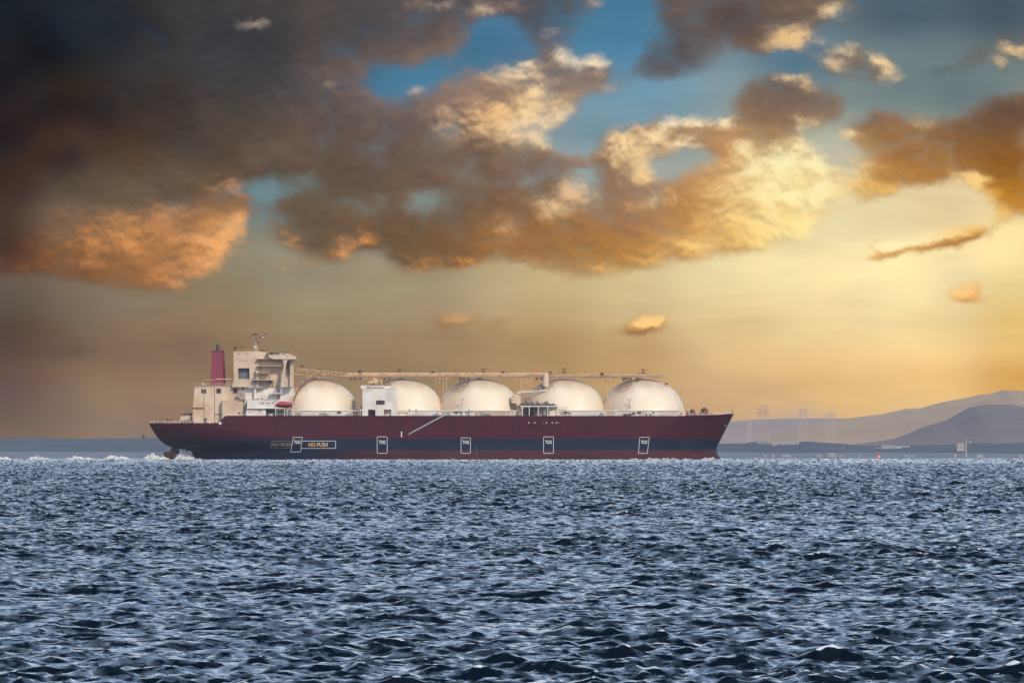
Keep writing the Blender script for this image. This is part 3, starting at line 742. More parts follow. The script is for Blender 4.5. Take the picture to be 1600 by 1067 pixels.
spl = H.rng(H.m('ADD', H.v('LENGTH', sp), H.m('MULTIPLY', H.m('SUBTRACT', n2, 0.5), 1.3)), 0.25, 1.05, 1.0, 0.0)
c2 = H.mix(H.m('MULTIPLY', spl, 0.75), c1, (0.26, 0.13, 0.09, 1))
pb = H.new('ShaderNodeBsdfPrincipled'); po = H.new('ShaderNodeOutputMaterial'); H.l.new(pb.outputs[0], po.inputs[0])
H.put(pb.inputs['Base Color'], c2); pb.inputs['Roughness'].default_value = 0.5; pb.inputs['Specular IOR Level'].default_value = 0.3

DA, DB, DC = 66.0, 57.5, 648.5      # half width, height, base row of a dome
centres = [493, 627, 748.5, 881, 1004.5]
prof = []
for j in range(29):
    z = j / 28.0; r = max(0.0, 1 - z ** 2.12) ** (1 / 2.12)
    prof.append((r, z))
prof[-1] = (0.0, 1.0)
fine = []
for r, z in prof: fine.append((r * DA * K, z * DB * K))
for r, z in ((0.55, None), (0.45, None), (0.35, None), (0.25, None), (0.15, None)):
    zz_ = (1 - r ** 2.12) ** (1 / 2.12); fine.append((r * DA * K, zz_ * DB * K))
fine = sorted(set(fine), key=lambda a_: (-a_[0], a_[1]))
for i, c in enumerate(centres):
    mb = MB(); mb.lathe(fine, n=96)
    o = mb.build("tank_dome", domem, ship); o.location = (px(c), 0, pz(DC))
    sk = MB(); sk.lathe([(DA*K-0.05, -0.4), (DA*K+0.55, -0.4), (DA*K+0.55, 0.15), (DA*K-0.3, 0.15)], n=72); 
    sk.build("dome_base_ring", white, o)
    # mooring posts and valve cluster on the crown
    vh = MB(); vh.lathe([(1.6, DB*K-0.3), (1.6, DB*K+0.9), (0, DB*K+0.9)], n=20)
    vh.build("crown_hatch", cream, o)
# low side houses at the feet of the tanks
segs = [(470,548,white,-22.2),(637,689,white,-22.2),(700,742,white,-21.9),(744,803,cream,-22.2),(893,948,white,-22.2),(962,1060,white,-22.2)]
for x0, x1, mm, yy in segs:
    mb = MB(); BX(mb, x0, 642.3, x1, 649.3, yy, yy+3.2); k_ = int((x1-x0)/9)
    for i in range(1, k_): BX(mb, x0+(x1-x0)*i/k_-0.25, 643, x0+(x1-x0)*i/k_+0.25, 649, yy-0.12, yy+.1)
    sh = mb.build("side_house", mm, ship)
mb = MB(); PR(mb, [(1061,640.4),(1070,640.4),(1071.5,649.2),(1061,649.2)], -20, -14); mb.build("side_house", cream, ship)
# long white pipe on posts along the side
mb = MB()
for x0, x1 in ((455,560),(622,806),(883,1061)):
    TB(mb, x0, 641.2, x1, 641.4, -22.5, 0.30)
    for x in np.arange(x0+3, x1, 15): TB(mb, x, 641, x, 649, -22.5, 0.14, n=5)
mb.build("side_pipe", white, ship)
mb = MB()
for x0, x1 in ((365,560),(622,812),(882,1100)): mb.rail(px(x0), px(x1), -22.6, DK, 1.1, 3.0, 0.055)
for x0, x1 in ((234,338),): mb.rail(px(x0), px(x1), -17, pz(661), 1.2, 1.8, 0.07)
mb.rail(px(1100), px(1146), -5, pz(647), 1.1, 2.0, 0.06)
mb.build("railing", white, ship)
# clutter on deck beside the tanks: drums, valves, boxes
rr = random.Random(4)
for x, y, kind in ((452,646,0),(466,645,0),(503,646.5,1),(508,647,1),(530,643.5,2),(546,646,1),(681,647,1),(699,646,1),(713.5,643.2,2),(720,643.6,3),(731,641,1),(756,646.6,1),(763,647,1),(884,643.5,2),(889,644,3),(939,646.6,1),(977,647.4,2),(984,647,2),(990,645.4,2),(999,644.2,2),(1010,647,3),(1016,646.8,3),(1021,644,3),(1064,645.8,3),(640,640,3),(650,640,3)):
    mb = MB()
    yy = -22.45
    if kind == 2:
        BX(mb, x-3, y-1.0, x+3, y+1.0, yy-0.4, yy+0.5); BX(mb, x-2, y+1.0, x+2, y+1.5, yy-0.2, yy+0.2)
        for q_ in (-2, 0, 2): TB(mb, x+q_, y-1.8, x+q_, y-1, yy, 0.14)
        mb.build("deck_fitting", dark, ship)
    elif kind == 3:
        mb.ball((px(x), yy, pz(y)), 0.42); TB(mb, x, y, x, 649, yy, 0.1); mb.build("deck_fitting", dark, ship)
    else:
        for _ in range(7):
            a_ = x + rr.uniform(-4, 4); b_ = rr.uniform(y-2, y+1.5)
            TB(mb, a_, b_, a_ + rr.uniform(-2.5, 2.5), 649, yy + rr.uniform(-.3, .3), rr.uniform(.07, .2))
            mb.ball((px(a_), yy, pz(b_)), rr.uniform(.2, .5))
        mb.build("pipework", greyp, ship)
# lamp posts amidships
for x, y0 in ((722,622),(983.5,623)):
    mb = MB(); TB(mb, x, y0+3, x, 649, -22.3, 0.16); TB(mb, x, y0+3, x-2.6, y0, -22.3, 0.12); TB(mb, x, y0+3, x+2.6, y0, -22.3, 0.12)
    for q_ in (-2.6, 0, 2.6): BX(mb, x+q_-0.8, y0-0.6+abs(0 if q_ else 2.2), x+q_+0.8, y0+0.6+abs(0 if q_ else 2.2), -22.7, -22.0)
    if x > 900: mb.ball((px(x), -22.3, pz(635)), 0.6)
    mb.build("lamp_post", greyp, ship)

# ------------------------------------------------------------------ pipeline and walkway over the tanks
mb = MB()
TB(mb, 541, 584.2, 856, 584.2, -5, 0.95, n=14); TB(mb, 530, 586.6, 858, 586.8, -6.8, 0.34, n=8)
TB(mb, 856, 585.0, 1034, 585.4, -5, 0.34, n=8); TB(mb, 856, 587.2, 1040, 588.2, -6.8, 0.3, n=8); TB(mb, 905, 583.6, 1000, 583.8, -4, 0.22)
for x in range(560, 1030, 24): TB(mb, x, 581.6 if x < 856 else 584, x, 588.6, -5.6, 0.13, n=5)
mb.build("pipeline", tanp, ship)
mb = MB(); BX(mb, 478, 588.7, 1036, 589.8, -8, -3.5)
mb.rail(px(478), px(1036), -8, pz(589), 1.0, 2.6, 0.045)
mb.build("walkway", mat("walkway_paint", (0.36,0.26,0.18), 0.7, noise_amt=0.4, scale=0.4), ship)
mb = MB()
lat = [(462,575,540,582.6),(462,578.5,545,588),(458,583,500,588.8),(478,577,482,588.6)]
for a_ in lat: TB(mb, a_[0], a_[1], a_[2], a_[3], -7, 0.22)
for i in range(12):
    x = 464 + i*6.6; TB(mb, x, 575.3+i*0.65, x+5, 580.5+i*0.75, -7, 0.11); TB(mb, x, 579+i*0.7, x+4, 575.5+i*0.6, -7, 0.11)
for x, y in ((484,590),(489,586),(479,594),(496,584),(503,588),(512,586)):
    TB(mb, x, y, x+3, y-7, -8, 0.14); TB(mb, x, y-5, x+6, y-2, -8, 0.1); mb.ball((px(x), -8, pz(y-3)), 0.4)
mb.build("pipe_trestle", tanp, ship)
for x, y0, y1, r in ((692.6,590,641,0.22),(697.6,590,612,0.16),(949.2,590,641,0.33),(579,590,646,0.28),(583.6,590,604,0.5),(814,590,632,0.28),(822.6,590,636,0.3),(829.4,590,634,0.25),(962,628,649,0.4),(577,592,604,0.2),(590,590,602,0.2)):
    mb = MB(); TB(mb, x, y0-1, x, y1, -8.5 if x != 962 else -22, r)
    mb.build("pipe_support", tanp if x != 962 else white, ship)
# thin hangers and braces under the walkway, in the gaps between the tanks
for x0, x1 in ((553,588),(680,704),(806,846),(940,962)):
    x = x0
    while x < x1:
        mb = MB(); TB(mb, x, 589.6, x, 589.6 + 4 + (x * 7) % 9, -8.2, 0.09, n=5); TB(mb, x, 593.6, x + 4, 589.8, -8.2, 0.08, n=4); TB(mb, x, 590.2, x + 4, 590.2, -8.2, 0.12, n=4)
        mb.build("walkway_hanger", tanp, ship); x += 6.2
mb = MB()
for x0, x1 in ((814,822.6),(822.6,829.4)):
    for i in range(6):
        y = 592 + i*6.6; TB(mb, x0, y, x1, y+6.6, -8.5, 0.12); TB(mb, x1, y, x0, y+6.6, -8.5, 0.12); TB(mb, x0, y, x1, y, -8.5, 0.12)
mb.build("lattice_bracing", tanp, ship)
for xs_, n_ in (((547,554,562),0),((600,608),0),((718,724,731),1),((838,846,855),0),((974,979,985,996),1)):
    for x in xs_:
        mb = MB()
        TB(mb, x-2, 589.6, x+1.4, 596 if n_ else 593, -9, 0.24); TB(mb, x+3, 589.6, x+1.4, 596 if n_ else 593, -9, 0.2); mb.ball((px(x+1), -9, pz(590.8)), 0.5); TB(mb, x-2, 589.9, x+3, 589.9, -9, 0.2)
        mb.build("pipe_bracket", mat("stained_steel", (0.16,0.09,0.07), 0.8), ship)
# little radar-like fittings above each crown, and the dark lamps on the pipe
for x, y, w in ((499,575.5,9),(562,578,6),(624,576.2,9),(755,575.6,9),(882,575.4,9),(1006,576.6,9)):
    mb = MB(); PR(mb, [(x-w*0.5,y+0.8),(x-w*0.35,y-0.7),(x+w*0.25,y-0.1),(x+w*0.9,y+0.5),(x+w*0.9,y+1.0)], -5.6, -4.4)
    TB(mb, x, y+1, x, 584, -5, 0.16); BX(mb, x-3, y+3.2, x+2.2, y+4.8, -5.8, -4.2); TB(mb, x-8, y+5, x-8, 583, -5, 0.1); TB(mb, x-0.5*w+3, y-2.6, x-0.5*w+3, y, -5, 0.14)
    TB(mb, x-10, y+6, x+8, y+6, -5, 0.12)
    mb.build("crown_mast", mat("brown_fitting", (0.13,0.08,0.05), 0.7), ship)
for x, y in ((470.5,571),(561,579.6),(675.5,580.2),(786,580.2),(860,581),(941,582.3),(1042,598.6)):
    mb = MB(); PR(mb, [(x-2.6,y+0.9),(x-2.2,y-0.9),(x+2.2,y-0.9),(x+3.0,y+0.9)], -6.2, -5); TB(mb, x, y, x, y+4, -5.6, 0.12)
    mb.build("floodlight", mat("dark_red_lamp", (0.06,0.01,0.012), 0.5), ship)
mb = MB(); TB(mb, 1063.5, 603, 1063.5, 641, -12, 0.1); BX(mb, 1062.4, 600, 1064.4, 603, -12.4, -11.6); BX(mb, 1059, 612.4, 1061, 613.8, -12.4, -11.6); TB(mb, 1060, 613, 1064, 615, -12, 0.1)
mb.build("forward_mast", tanp, ship)
# ladder curving over the first tank
mb = MB()
pts_ = []
for i in range(15):
    t = i / 14.0; yd = 30 - t * 26; 
    x = 458.5 + 33 * (t ** 1.5); y = 629.5 - 40.5 * (1 - (1 - t) ** 1.6)
    pts_.append((x, y, -19.8 + t * 10))
for q_ in (0, 1.6):
    for p_, r_ in zip(pts_[:-1], pts_[1:]): mb.tube((px(p_[0]), p_[2], pz(p_[1]+q_*1.2)), (px(r_[0]), r_[2], pz(r_[1]+q_*1.2)), 0.17, n=5)
for i, p_ in enumerate(pts_):
    mb.tube((px(p_[0]), p_[2], pz(p_[1]-2.4)), (px(p_[0]+0.6), p_[2], pz(p_[1]+3)), 0.15, n=5)
mb.build("tank_ladder", mat("ladder_steel", (0.22,0.13,0.10), 0.8), ship)

# ------------------------------------------------------------------ vent mast, manifold, crane, deckhouse
mb = MB()
mb.tube((px(853), -9.5, pz(582)), (px(853), -9.5, pz(590)), 1.25, 1.4, n=18); mb.tube((px(853), -9.5, pz(590)), (px(853), -9.5, pz(606)), 1.5, 1.65, n=18); mb.tube((px(853), -9.5, pz(606)), (px(853), -9.5, pz(619)), 1.65, 1.5, n=18)
mb.tube((px(853), -9.5, pz(619)), (px(853), -9.5, pz(634)), 1.1, 1.1, n=14)
TB(mb, 853.4, 575, 853.4, 582, -9.5, 0.08)
o = mb.build("vent_mast", cream, ship)
for y in (604, 611.5, 618.6):
    mb = MB(); mb.tube((px(853), -9.5, pz(y)), (px(853), -9.5, pz(y+0.9)), 1.85, n=18); mb.build("mast_band", greyp, o)
mb = MB(); mb.ball((px(850.6), -11.0, pz(605.4)), 0.9, 0.5, 0.9); mb.build("vent_mouth", dark, o)
mb = MB()
TB(mb, 808, 613.5, 856, 609.6, -14, 0.34, n=8); TB(mb, 808, 611.5, 832, 609.4, -14, 0.2)
mb2 = MB()
PR(mb2, [(800.5,615),(809,615),(813.5,620),(814.5,628),(809,633.5),(802,633.5),(799,627),(799.3,617)], -16, -12.5)
o = mb2.build("cargo_crane", cream, ship)
mb.build("crane_jib", white, o)
mb = MB(); PR(mb, [(799.4,629),(808,629.6),(806,634.6),(802,634.6)], -16.12, -12.3); mb.build("crane_base", rustm, o)
mb = MB(); mb.box(px(801.4), px(802.4), -16.2, -16, pz(620.4), pz(618.4)); mb.build("crane_window", glassm, o); mb = MB(); mb.box(px(801.6), px(803.6), -16.2, -16, pz(625), pz(624)); mb.build("crane_window", glassm, o)
mb = MB()
for a_ in ((815,617,826,629),(818,617,829,629),(823,614,833,628),(812,621,820,630),(828,616,832,628)): TB(mb, *a_, -13, 0.28)
BX(mb, 812, 615.6, 817, 617, -14, -12); BX(mb, 821.5, 617.5, 827, 619.5, -14, -12); BX(mb, 813, 619, 817.6, 622, -14, -12)
mb.build("crane_strut", mat("pinkish_steel", (0.40,0.28,0.24), 0.7), o)
mb = MB(); BX(mb, 813, 633.6, 872, 635.0, -22.8, -12)
for x in (816.3,827,841,856,871.4): BX(mb, x-0.55, 635, x+0.55, 649.2, -22.8, -22.2)
for x in (822,834,848,863): BX(mb, x-0.3, 635, x+0.3, 649.2, -16, -15.5)
TB(mb, 872, 634.4, 886, 636.6, -22.5, 0.14); TB(mb, 885, 632, 885, 649, -22.5, 0.12)
o = mb.build("manifold_platform", white, ship)
mb = MB()
for i in range(60):
    x = rr.uniform(814, 866); h = rr.uniform(1.5, 6.5) * (1 if x < 856 else 0.7); y = -rr.uniform(13, 22)
    TB(mb, x, 633.6, x + rr.uniform(-1.4, 1.4), 633.6 - h, y, rr.uniform(.09, .25), n=5)
    if i % 2: mb.wheel((px(x), y - .3, pz(633.6 - h)), rr.uniform(.3, .65), 0.2, 12, 0.18)
    if i % 3 == 0: TB(mb, x, 633 - h * .5, x + rr.uniform(2, 7), 633 - h * .5, y, rr.uniform(.12, .3))
BX(mb, 814, 633.0, 868, 633.8, -22, -13)
for y in (-14, -17.5, -21): TB(mb, 814.5, 631.6, 866, 631.6, y, 0.28)
mb.build("manifold_valves", greenish, o)
mb = MB(); BX(mb, 820, 636.5, 870, 649, -14.5, -13.8)
for i in range(16):
    x = rr.uniform(818, 868); TB(mb, x, 636, x + rr.uniform(-4, 4), 649, -rr.uniform(15, 20), rr.uniform(.12, .4))
mb.build("manifold_pipes", mat("shaded_navy_steel", (0.05,0.065,0.10), 0.6, noise_amt=0.4, scale=0.6), o)  # shade under the platform is put into this dark colour
mb = MB(); mb.box(px(849), px(854), -20, -18, DK, pz(643)); mb.wheel((px(852), -20.2, pz(645)), 0.9, 0.5); mb.build("winch", greyp, o)
mb = MB()
for a_ in ((813,648.8,818,636),(810,648.8,815,640),(812,645,816,645)): TB(mb, *a_, -22.3, 0.2)
mb.build('platform_stair', greyp, o); mb = MB()
for a_ in ((873,640,884,640),(873,646,886,645),(878,640,879,646)): TB(mb, *a_, -22.3, 0.2)
mb.build("platform_stair", greyp, o)
mb = MB(); BX(mb, 880, 643, 884, 645, -22.6, -21.8); mb.build("control_box", greyp, o)

dh = MB(); 
# deckhouse wall with three arched openings and a window, built as a frame
def wall_with_holes(mb, x0, y0, x1, y1, holes, ya, yb):
    xs_ = sorted({x0, x1, *[h[0] for h in holes], *[h[2] for h in holes]}); ys_ = sorted({y0, y1, *[h[1] for h in holes], *[h[3] for h in holes]})
    for a_, b_ in zip(xs_[:-1], xs_[1:]):
        for c_, d_ in zip(ys_[:-1], ys_[1:]):
            mx_, my_ = (a_+b_)/2, (c_+d_)/2
            if not any(h[0] < mx_ < h[2] and h[1] < my_ < h[3] for h in holes): BX(mb, a_, c_, b_, d_, ya, yb)
holes = [(575,639.2,586.6,649),(599.8,639.2,611.4,649),(587.6,625,601,632)]
wall_with_holes(dh, 566.2, 607, 620.4, 649.2, holes, -23.0, -22.4)
wall_with_holes(dh, 562.8, 639, 566.2, 649.2, [], -22.9, -22.5)
dh2 = MB(); BX(dh2, 567.2, 608, 619.6, 649, -18.5, -9); 
o = dh.build("deckhouse", white, ship); dh2.build("inner_wall", mat("inner_grey", (0.34,0.34,0.36), 0.7), o)
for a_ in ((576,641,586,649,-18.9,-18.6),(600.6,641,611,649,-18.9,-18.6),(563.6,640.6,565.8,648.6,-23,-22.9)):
    mb = MB(); BX(mb, *a_); mb.build("doorway", mat("navy_doorway_shade", (0.035,0.05,0.085), 0.6), o)  # dark panels: the shade inside the openings is put in as colour
mb = MB()
for x in (590,593,596,599): BX(mb, x-0.2, 625, x+0.2, 632, -19.6, -19.2)
mb.build("window_bar", white, o)
mb = MB(); BX(mb, 564, 606.2, 621, 607.2, -23.2, -9); BX(mb, 563.6, 601.6, 572, 606.2, -20, -12); BX(mb, 578, 603.4, 607, 605, -18, -14)
BX(mb, 600, 602.6, 610, 606.2, -19, -15); TB(mb, 563, 602, 600, 602.6, -19, 0.2); mb.rail(px(566), px(620), -22.8, pz(606.2), 1.0, 2.2, 0.06)
mb.build("deckhouse_roof", white, o)
mb = MB(); TB(mb, 575, 598, 590, 594, -10, 0.9, n=10); TB(mb, 583, 590, 586, 603, -9, 0.7, n=10); TB(mb, 594, 592, 597, 604, -9, 0.5); mb.ball((px(586), -10, pz(596)), 1.4); mb.build("roof_duct", tanp, o)
mb = MB()
for a_ in ((568,606,568,649),(556,627,556,640),(560,612,560,649)): TB(mb, *a_, -21.5 if a_[0] != 568 else -21, 0.2)
mb.ball((px(572.0-14), -21.5, pz(637)), 0.5)
mb.build("deck_post", mat("pinkish_steel", (0,0,0)), ship)

# accommodation ladder lowered against the side
mb = MB(); y_ = -BEAM - 0.7
for q_, r_ in ((0, 0.26), (-2.9, 0.12)):
    TB(mb, 694 - (3 if q_ else 0), 648.6 + (0.2 if q_ else 0), 638.5 - (1 if q_ else 0) + (4 if q_ else 0), 678.3 + q_*0.9, y_, r_)
for i in range(20):
    t = i / 19; x = 694 - 55 * t; y = 648.7 + 29.4 * t; TB(mb, x, y, x - 1.2, y - 2.2, y_, 0.06, n=4)
mb.build("accommodation_ladder", mat("ladder_alloy", (0.34,0.36,0.40), 0.6), ship)
mb = MB(); BX(mb, 686, 647.4, 700, 649, -23.4, -21); mb.build("ladder_platform", greyp, ship)
# ------------------------------------------------------------------ superstructure
def windows(parent, pts, w, h, yf, m_=None, name="window", depth=0.14):
    for x, y in pts:
        mb = MB(); BX(mb, x-w/2, y-h/2, x+w/2, y+h/2, yf-depth, yf); mb.build(name, m_ or glassm, parent)
# engine casing
mb = MB()
PR(mb, [(303.4,602.6),(378,602.6),(378,649),(352,649),(340,661),(300,661),(300.6,636)], -14, 14)
casing = mb.build("engine_casing", cream, ship)
mb = MB(); PR(mb, [(305,624),(346.6,624),(379.6,624.6),(379.6,649.2),(346.6,649.2),(346.6,661.2),(334.4,661.2)] if False else [(346.6,624.4),(379.4,624.4),(379.4,649.2),(352.3,649.2),(346.6,654)], -18.6, -14)
mb.build("lower_casing", cream, casing)
mb = MB(); TB(mb, 334.4, 603, 334.4, 661, -14.1, 0.12); TB(mb, 318.2, 612, 318.2, 661, -14.1, 0.1); BX(mb, 299.4, 636.2, 318, 637.4, -14.7, -14); TB(mb, 335, 646.6, 349, 646.6, -14.4, 0.14)
mb.build("casing_seam", rustm, casing)
for x0, x1 in ((314,317.2),(318,321.2),(337.4,344.6),(363.4,370.4)): 
    mb = MB(); BX(mb, x0, 607.2 if x0 < 330 else 606.4, x1, 613.8, -14.16, -14); mb.build("window", mat("dark_louvre", (0.035,0.02,0.035), 0.6), casing)
mb = MB(); BX(mb, 302.6, 601.8, 379, 602.6, -14.6, 14.6); mb.rail(px(303), px(378), -14.4, pz(601.8), 1.2, 2.2, 0.06); mb.build("casing_top_rail", cream, casing)
mb = MB()
TB(mb, 318, 602, 314, 596, -12, 0.2); TB(mb, 314, 600, 318, 598, -12, 0.4); TB(mb, 316, 592.6, 334, 593.4, -12, 0.18); mb.ball((px(316), -12, pz(600)), 0.7); mb.ball((px(320), -12, pz(600.4)), 0.5)
TB(mb, 336, 591.6, 402, 592.8, -15, 0.24); TB(mb, 358, 602, 364, 580, -13, 0.16); TB(mb, 354, 602, 362, 582, -13, 0.12); TB(mb, 350, 602, 358, 592, -13, 0.1)
mb.build("casing_top_gear", cream, casing)
mb = MB(); BX(mb, 366.6, 596, 369.4, 598.6, -13.6, -12.6); BX(mb, 367.2, 598.6, 368.8, 602, -13.4, -12.8); mb.build("red_fitting", mat("dark_red_lamp", (0,0,0)), casing)
mb = MB(); mb.lathe([(0.1,0),(2.0,0),(2.0,0.5),(0.1,0.5)], n=24); 
mb = MB(); mb.wheel((px(377), -19.2, pz(616)), 2.1, 1.2, 28); mb.tube((px(377), -19, pz(616)), (px(377), -14, pz(616)), 1.9, n=24); BX(mb, 372, 622, 383, 624.4, -19.6, -14); mb.build("ventilator", mat("vent_grey_pink", (0.42,0.34,0.30), 0.7, noise_amt=0.5, scale=0.8), casing)
mb = MB(); mb.ball((px(374), -18.8, pz(644.8)), 0.5); BX(mb, 371, 643.6, 373.4, 645.4, -18.8, -18.6); mb.build("wall_fitting", dark, casing)
mb = MB(); BX(mb, 302.4, 654.6, 317, 661, -15.6, -14); o = mb.build("stern_locker", cream, ship)
mb = MB(); BX(mb, 319, 652.6, 322.4, 660.8, -15.4, -15); mb.build("door", dark, o)
# funnel
mb = MB()
b0 = [(327.4,602.4),(350.4,602.4)]; t0_ = [(328.8,548.4),(348.8,548.4)]
mid = [(328.0,575),(349.4,575)]
def ring(xa, xb, y, hy): return [(px(xa), -hy, pz(y)), (px(xb)-0.9, -hy, pz(y)), (px(xb), -hy+0.9, pz(y)), (px(xb), hy-0.9, pz(y)), (px(xb)-0.9, hy, pz(y)), (px(xa)+0.9, hy, pz(y)), (px(xa), hy-0.9, pz(y)), (px(xa), -hy+0.01, pz(y))]
R0 = ring(327.2, 350.6, 602.2, 4.2); R1 = ring(328.2, 349.6, 575, 4.0); R2 = ring(329, 348.6, 548.2, 3.8)
mb.add(R0+R1+R2, [(i, (i+1) % 8, (i+1) % 8 + 8, i+8) for i in range(8)] + [(i+8, (i+1) % 8 + 8, (i+1) % 8 + 16, i+16) for i in range(8)] + [tuple(range(16, 24))])
funnel = mb.build("funnel", mat("funnel_red", (0.22, 0.025, 0.055), 0.5, noise_amt=0.25, scale=0.12), ship)
mb = MB(); mb.tube((px(338.2), 0, pz(549)), (px(338.2), 0, pz(536.6)), 0.85, n=14); mb.build("exhaust_pipe", dark, funnel)
mb = MB(); mb.tube((px(343.6), -1, pz(549)), (px(343.6), -1, pz(544.6)), 0.3, n=10); mb.build("exhaust_pipe", dark, funnel)
mb = MB()
for a_, b_ in ((328.6,548.6),):
    BX(mb, 328.8, 546.8, 349, 548.4, -3.9, 3.9)
mb.build("funnel_rim", mat("sooty_red", (0.09,0.02,0.03), 0.7), funnel)

# accommodation tower
mb = MB()
wall_with_holes(mb, 364.4, 548.4, 404, 593.4, [(371.6,574.6,389.2,591.4)], -17, -15.8)
BX(mb, 364.4, 548.4, 404, 593.4, -13.5, 10)
PR(mb, [(404,548.8),(417.5,549.6),(411.5,560),(404,560)], -17, 10)
BX(mb, 404, 560, 441, 604, -14.6, 10)
PR(mb, [(362,603),(364.4,593.4),(404,593.4),(404,604),(362,604)], -16.9, 10)
acc = mb.build("accommodation_block", cream, ship)
mb = MB(); BX(mb, 371.8, 574.8, 389, 591.2, -13.9, -13.55); o = mb.build("recess_panel", openm, acc)
mb = MB(); BX(mb, 387.2, 585.4, 388.8, 589, -14.2, -13.95); mb.build("recess_fitting", dark, o)
windows(acc, [(371.4,552.2),(374,552.2),(384.2,552),(386,552.2),(390.4,552)], 0.9, 1.7, -17)
windows(acc, [(374.4,563),(377.4,563),(382.2,563),(385.8,563)], 0.8, 1.5, -17)
windows(acc, [(373,597),(381,597),(388.2,597)], 2.4, 1.5, -16.9, greyp)
windows(acc, [(409,561.6),(409.5,598.4),(428,597.8),(406,600.6),(417.6,563.4),(420.6,596.8)], 1.2, 1.6, -14.6, greyp)
mb = MB()
mb.rail(px(366), px(404), -16.8, pz(548.4), 1.2, 2.4, 0.06); mb.build("roof_rail", tanp, acc)
mb = MB(); BX(mb, 364.8, 541.2, 368.8, 548.2, -16, -14.6); mb.build("searchlight_post", mat("dark_red_lamp", (0,0,0)), acc)
mb = MB(); mb.ball((px(377), -14, pz(543.4)), 0.5); TB(mb, 377, 543, 377, 548, -14, 0.1); TB(mb, 371.6, 541, 371.6, 548, -14, 0.08)
mb.build("roof_gear", mat("brown_fitting", (0,0,0)), acc)
mb = MB(); TB(mb, 408, 545, 408, 549, -14, 0.1); BX(mb, 405.6, 545.2, 411, 546.8, -15, -13); TB(mb, 399, 546, 413, 547, -14, 0.16); TB(mb, 406, 546, 415.4, 549.2, -14, 0.14); BX(mb, 412.2, 548.2, 415.4, 549.8, -16.8, -13.9); mb.build("roof_gear", mat("brown_fitting", (0,0,0)), acc)
mb = MB(); TB(mb, 418, 543, 418, 556, -14, 0.12); BX(mb, 417.3, 543, 418.8, 545, -14.4, -13.6); 
mb.build("roof_gear", mat("brown_fitting", (0,0,0)), acc)
# decks stepping out forward of the tower
for (x0, x1, y, th) in ((402.8,427,560,0.9),(402.8,441,571,0.9),(402.8,421,581.8,0.9),(396,426.6,593,1.0)):
    mb = MB(); BX(mb, x0, y-th/2, x1, y+th/2, -20.5, -14.4); mb.rail(px(x0+.5), px(x1-.5), -20.3, pz(y-th/2), 1.1, 1.9, 0.05)
    PR(mb, [(x0-1.6,y-th/2+0.2),(x0,y-th/2),(x0,y+th/2+0.8)], -20.4, -14.5)
    mb.build("side_gallery", cream, acc)
for x, y0, y1 in ((420.4,586.4,592.4),(417.8,593.8,597.6),(421.6,593.8,599.4),(425,593.8,603)):
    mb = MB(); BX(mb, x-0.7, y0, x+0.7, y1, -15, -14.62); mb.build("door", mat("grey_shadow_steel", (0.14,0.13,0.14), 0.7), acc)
# bridge with its wing and curved bracket
mb = MB()
PR(mb, [(418.4,549.2),(440,549.6),(440,550.0),(452,552.2),(461.6,556.4),(462,560.8),(427,560.8),(420,557)], -23.2, 6)
bridge = mb.build("bridge", cream, ship)
mb = MB(); BX(mb, 419.4, 549.6, 438.8, 549.9, -23.9, 6.3); PR(mb, [(438,548.4),(450,548.6),(449,550.4),(440,550.2)], -23.6, 2); mb.build("bridge_roof", mat("green_grey_roof", (0.16,0.16,0.12), 0.6), bridge)
windows(bridge, [(421.8,552.3),(424.2,552.3),(426.6,552.3),(430.8,552.4),(434.8,552.4)], 2.6, 2.8, -23.2)
windows(bridge, [(440.4,552.8),(443.4,552.6),(445.8,552.6)], 1.4, 1.6, -23.2, greenish)
windows(bridge, [(457.6,554.8),(450,555)], 1.6, 1.2, -23.2, rustm)
# curved support
mb = MB()
outer = [(441,561),(443,564),(443.2,570),(441.2,580),(439.4,592),(438.4,604)]
inner = [(449.4,561),(447.4,566),(446.6,572),(447.6,590),(449.4,604)]
PR(mb, [(440,560.8),(452,560.8),(449.2,562.6),(447.4,566.8),(446.4,574),(445.6,588),(446.2,604.4),(438.4,604.4),(439.6,592),(441.8,580),(443.2,570),(442.6,564.6)], -22.6, -20.2)
mb.build("wing_bracket", cream, bridge)
mb = MB(); PR(mb, [(453.6,562),(455,565.6),(455,604),(449.6,604),(449.8,576)] if False else [(455.2,560.8),(461,560.8),(456.8,568),(456.4,604.4),(452.8,604.4),(452.8,566)], -18.5, -16)
BX(mb, 446.4, 604.4-14, 453, 604.4, -19.4, -17)
mb.build("wing_pillar", cream, bridge)
mb = MB(); BX(mb, 450.4, 585.4, 452.6, 604, -19.9, -19.5); BX(mb, 447.6, 564, 451.4, 584, -15.8, -15.4); mb.build("pillar_shade_strip", mat("grey_shadow_steel", (0,0,0)), bridge)  # dark strips stand in for the shade between bracket and pillar
BXm = MB(); BX(BXm, 441, 562, 458, 604.4, -14.4, -2); BXm.build("bridge_tower", cream, bridge)
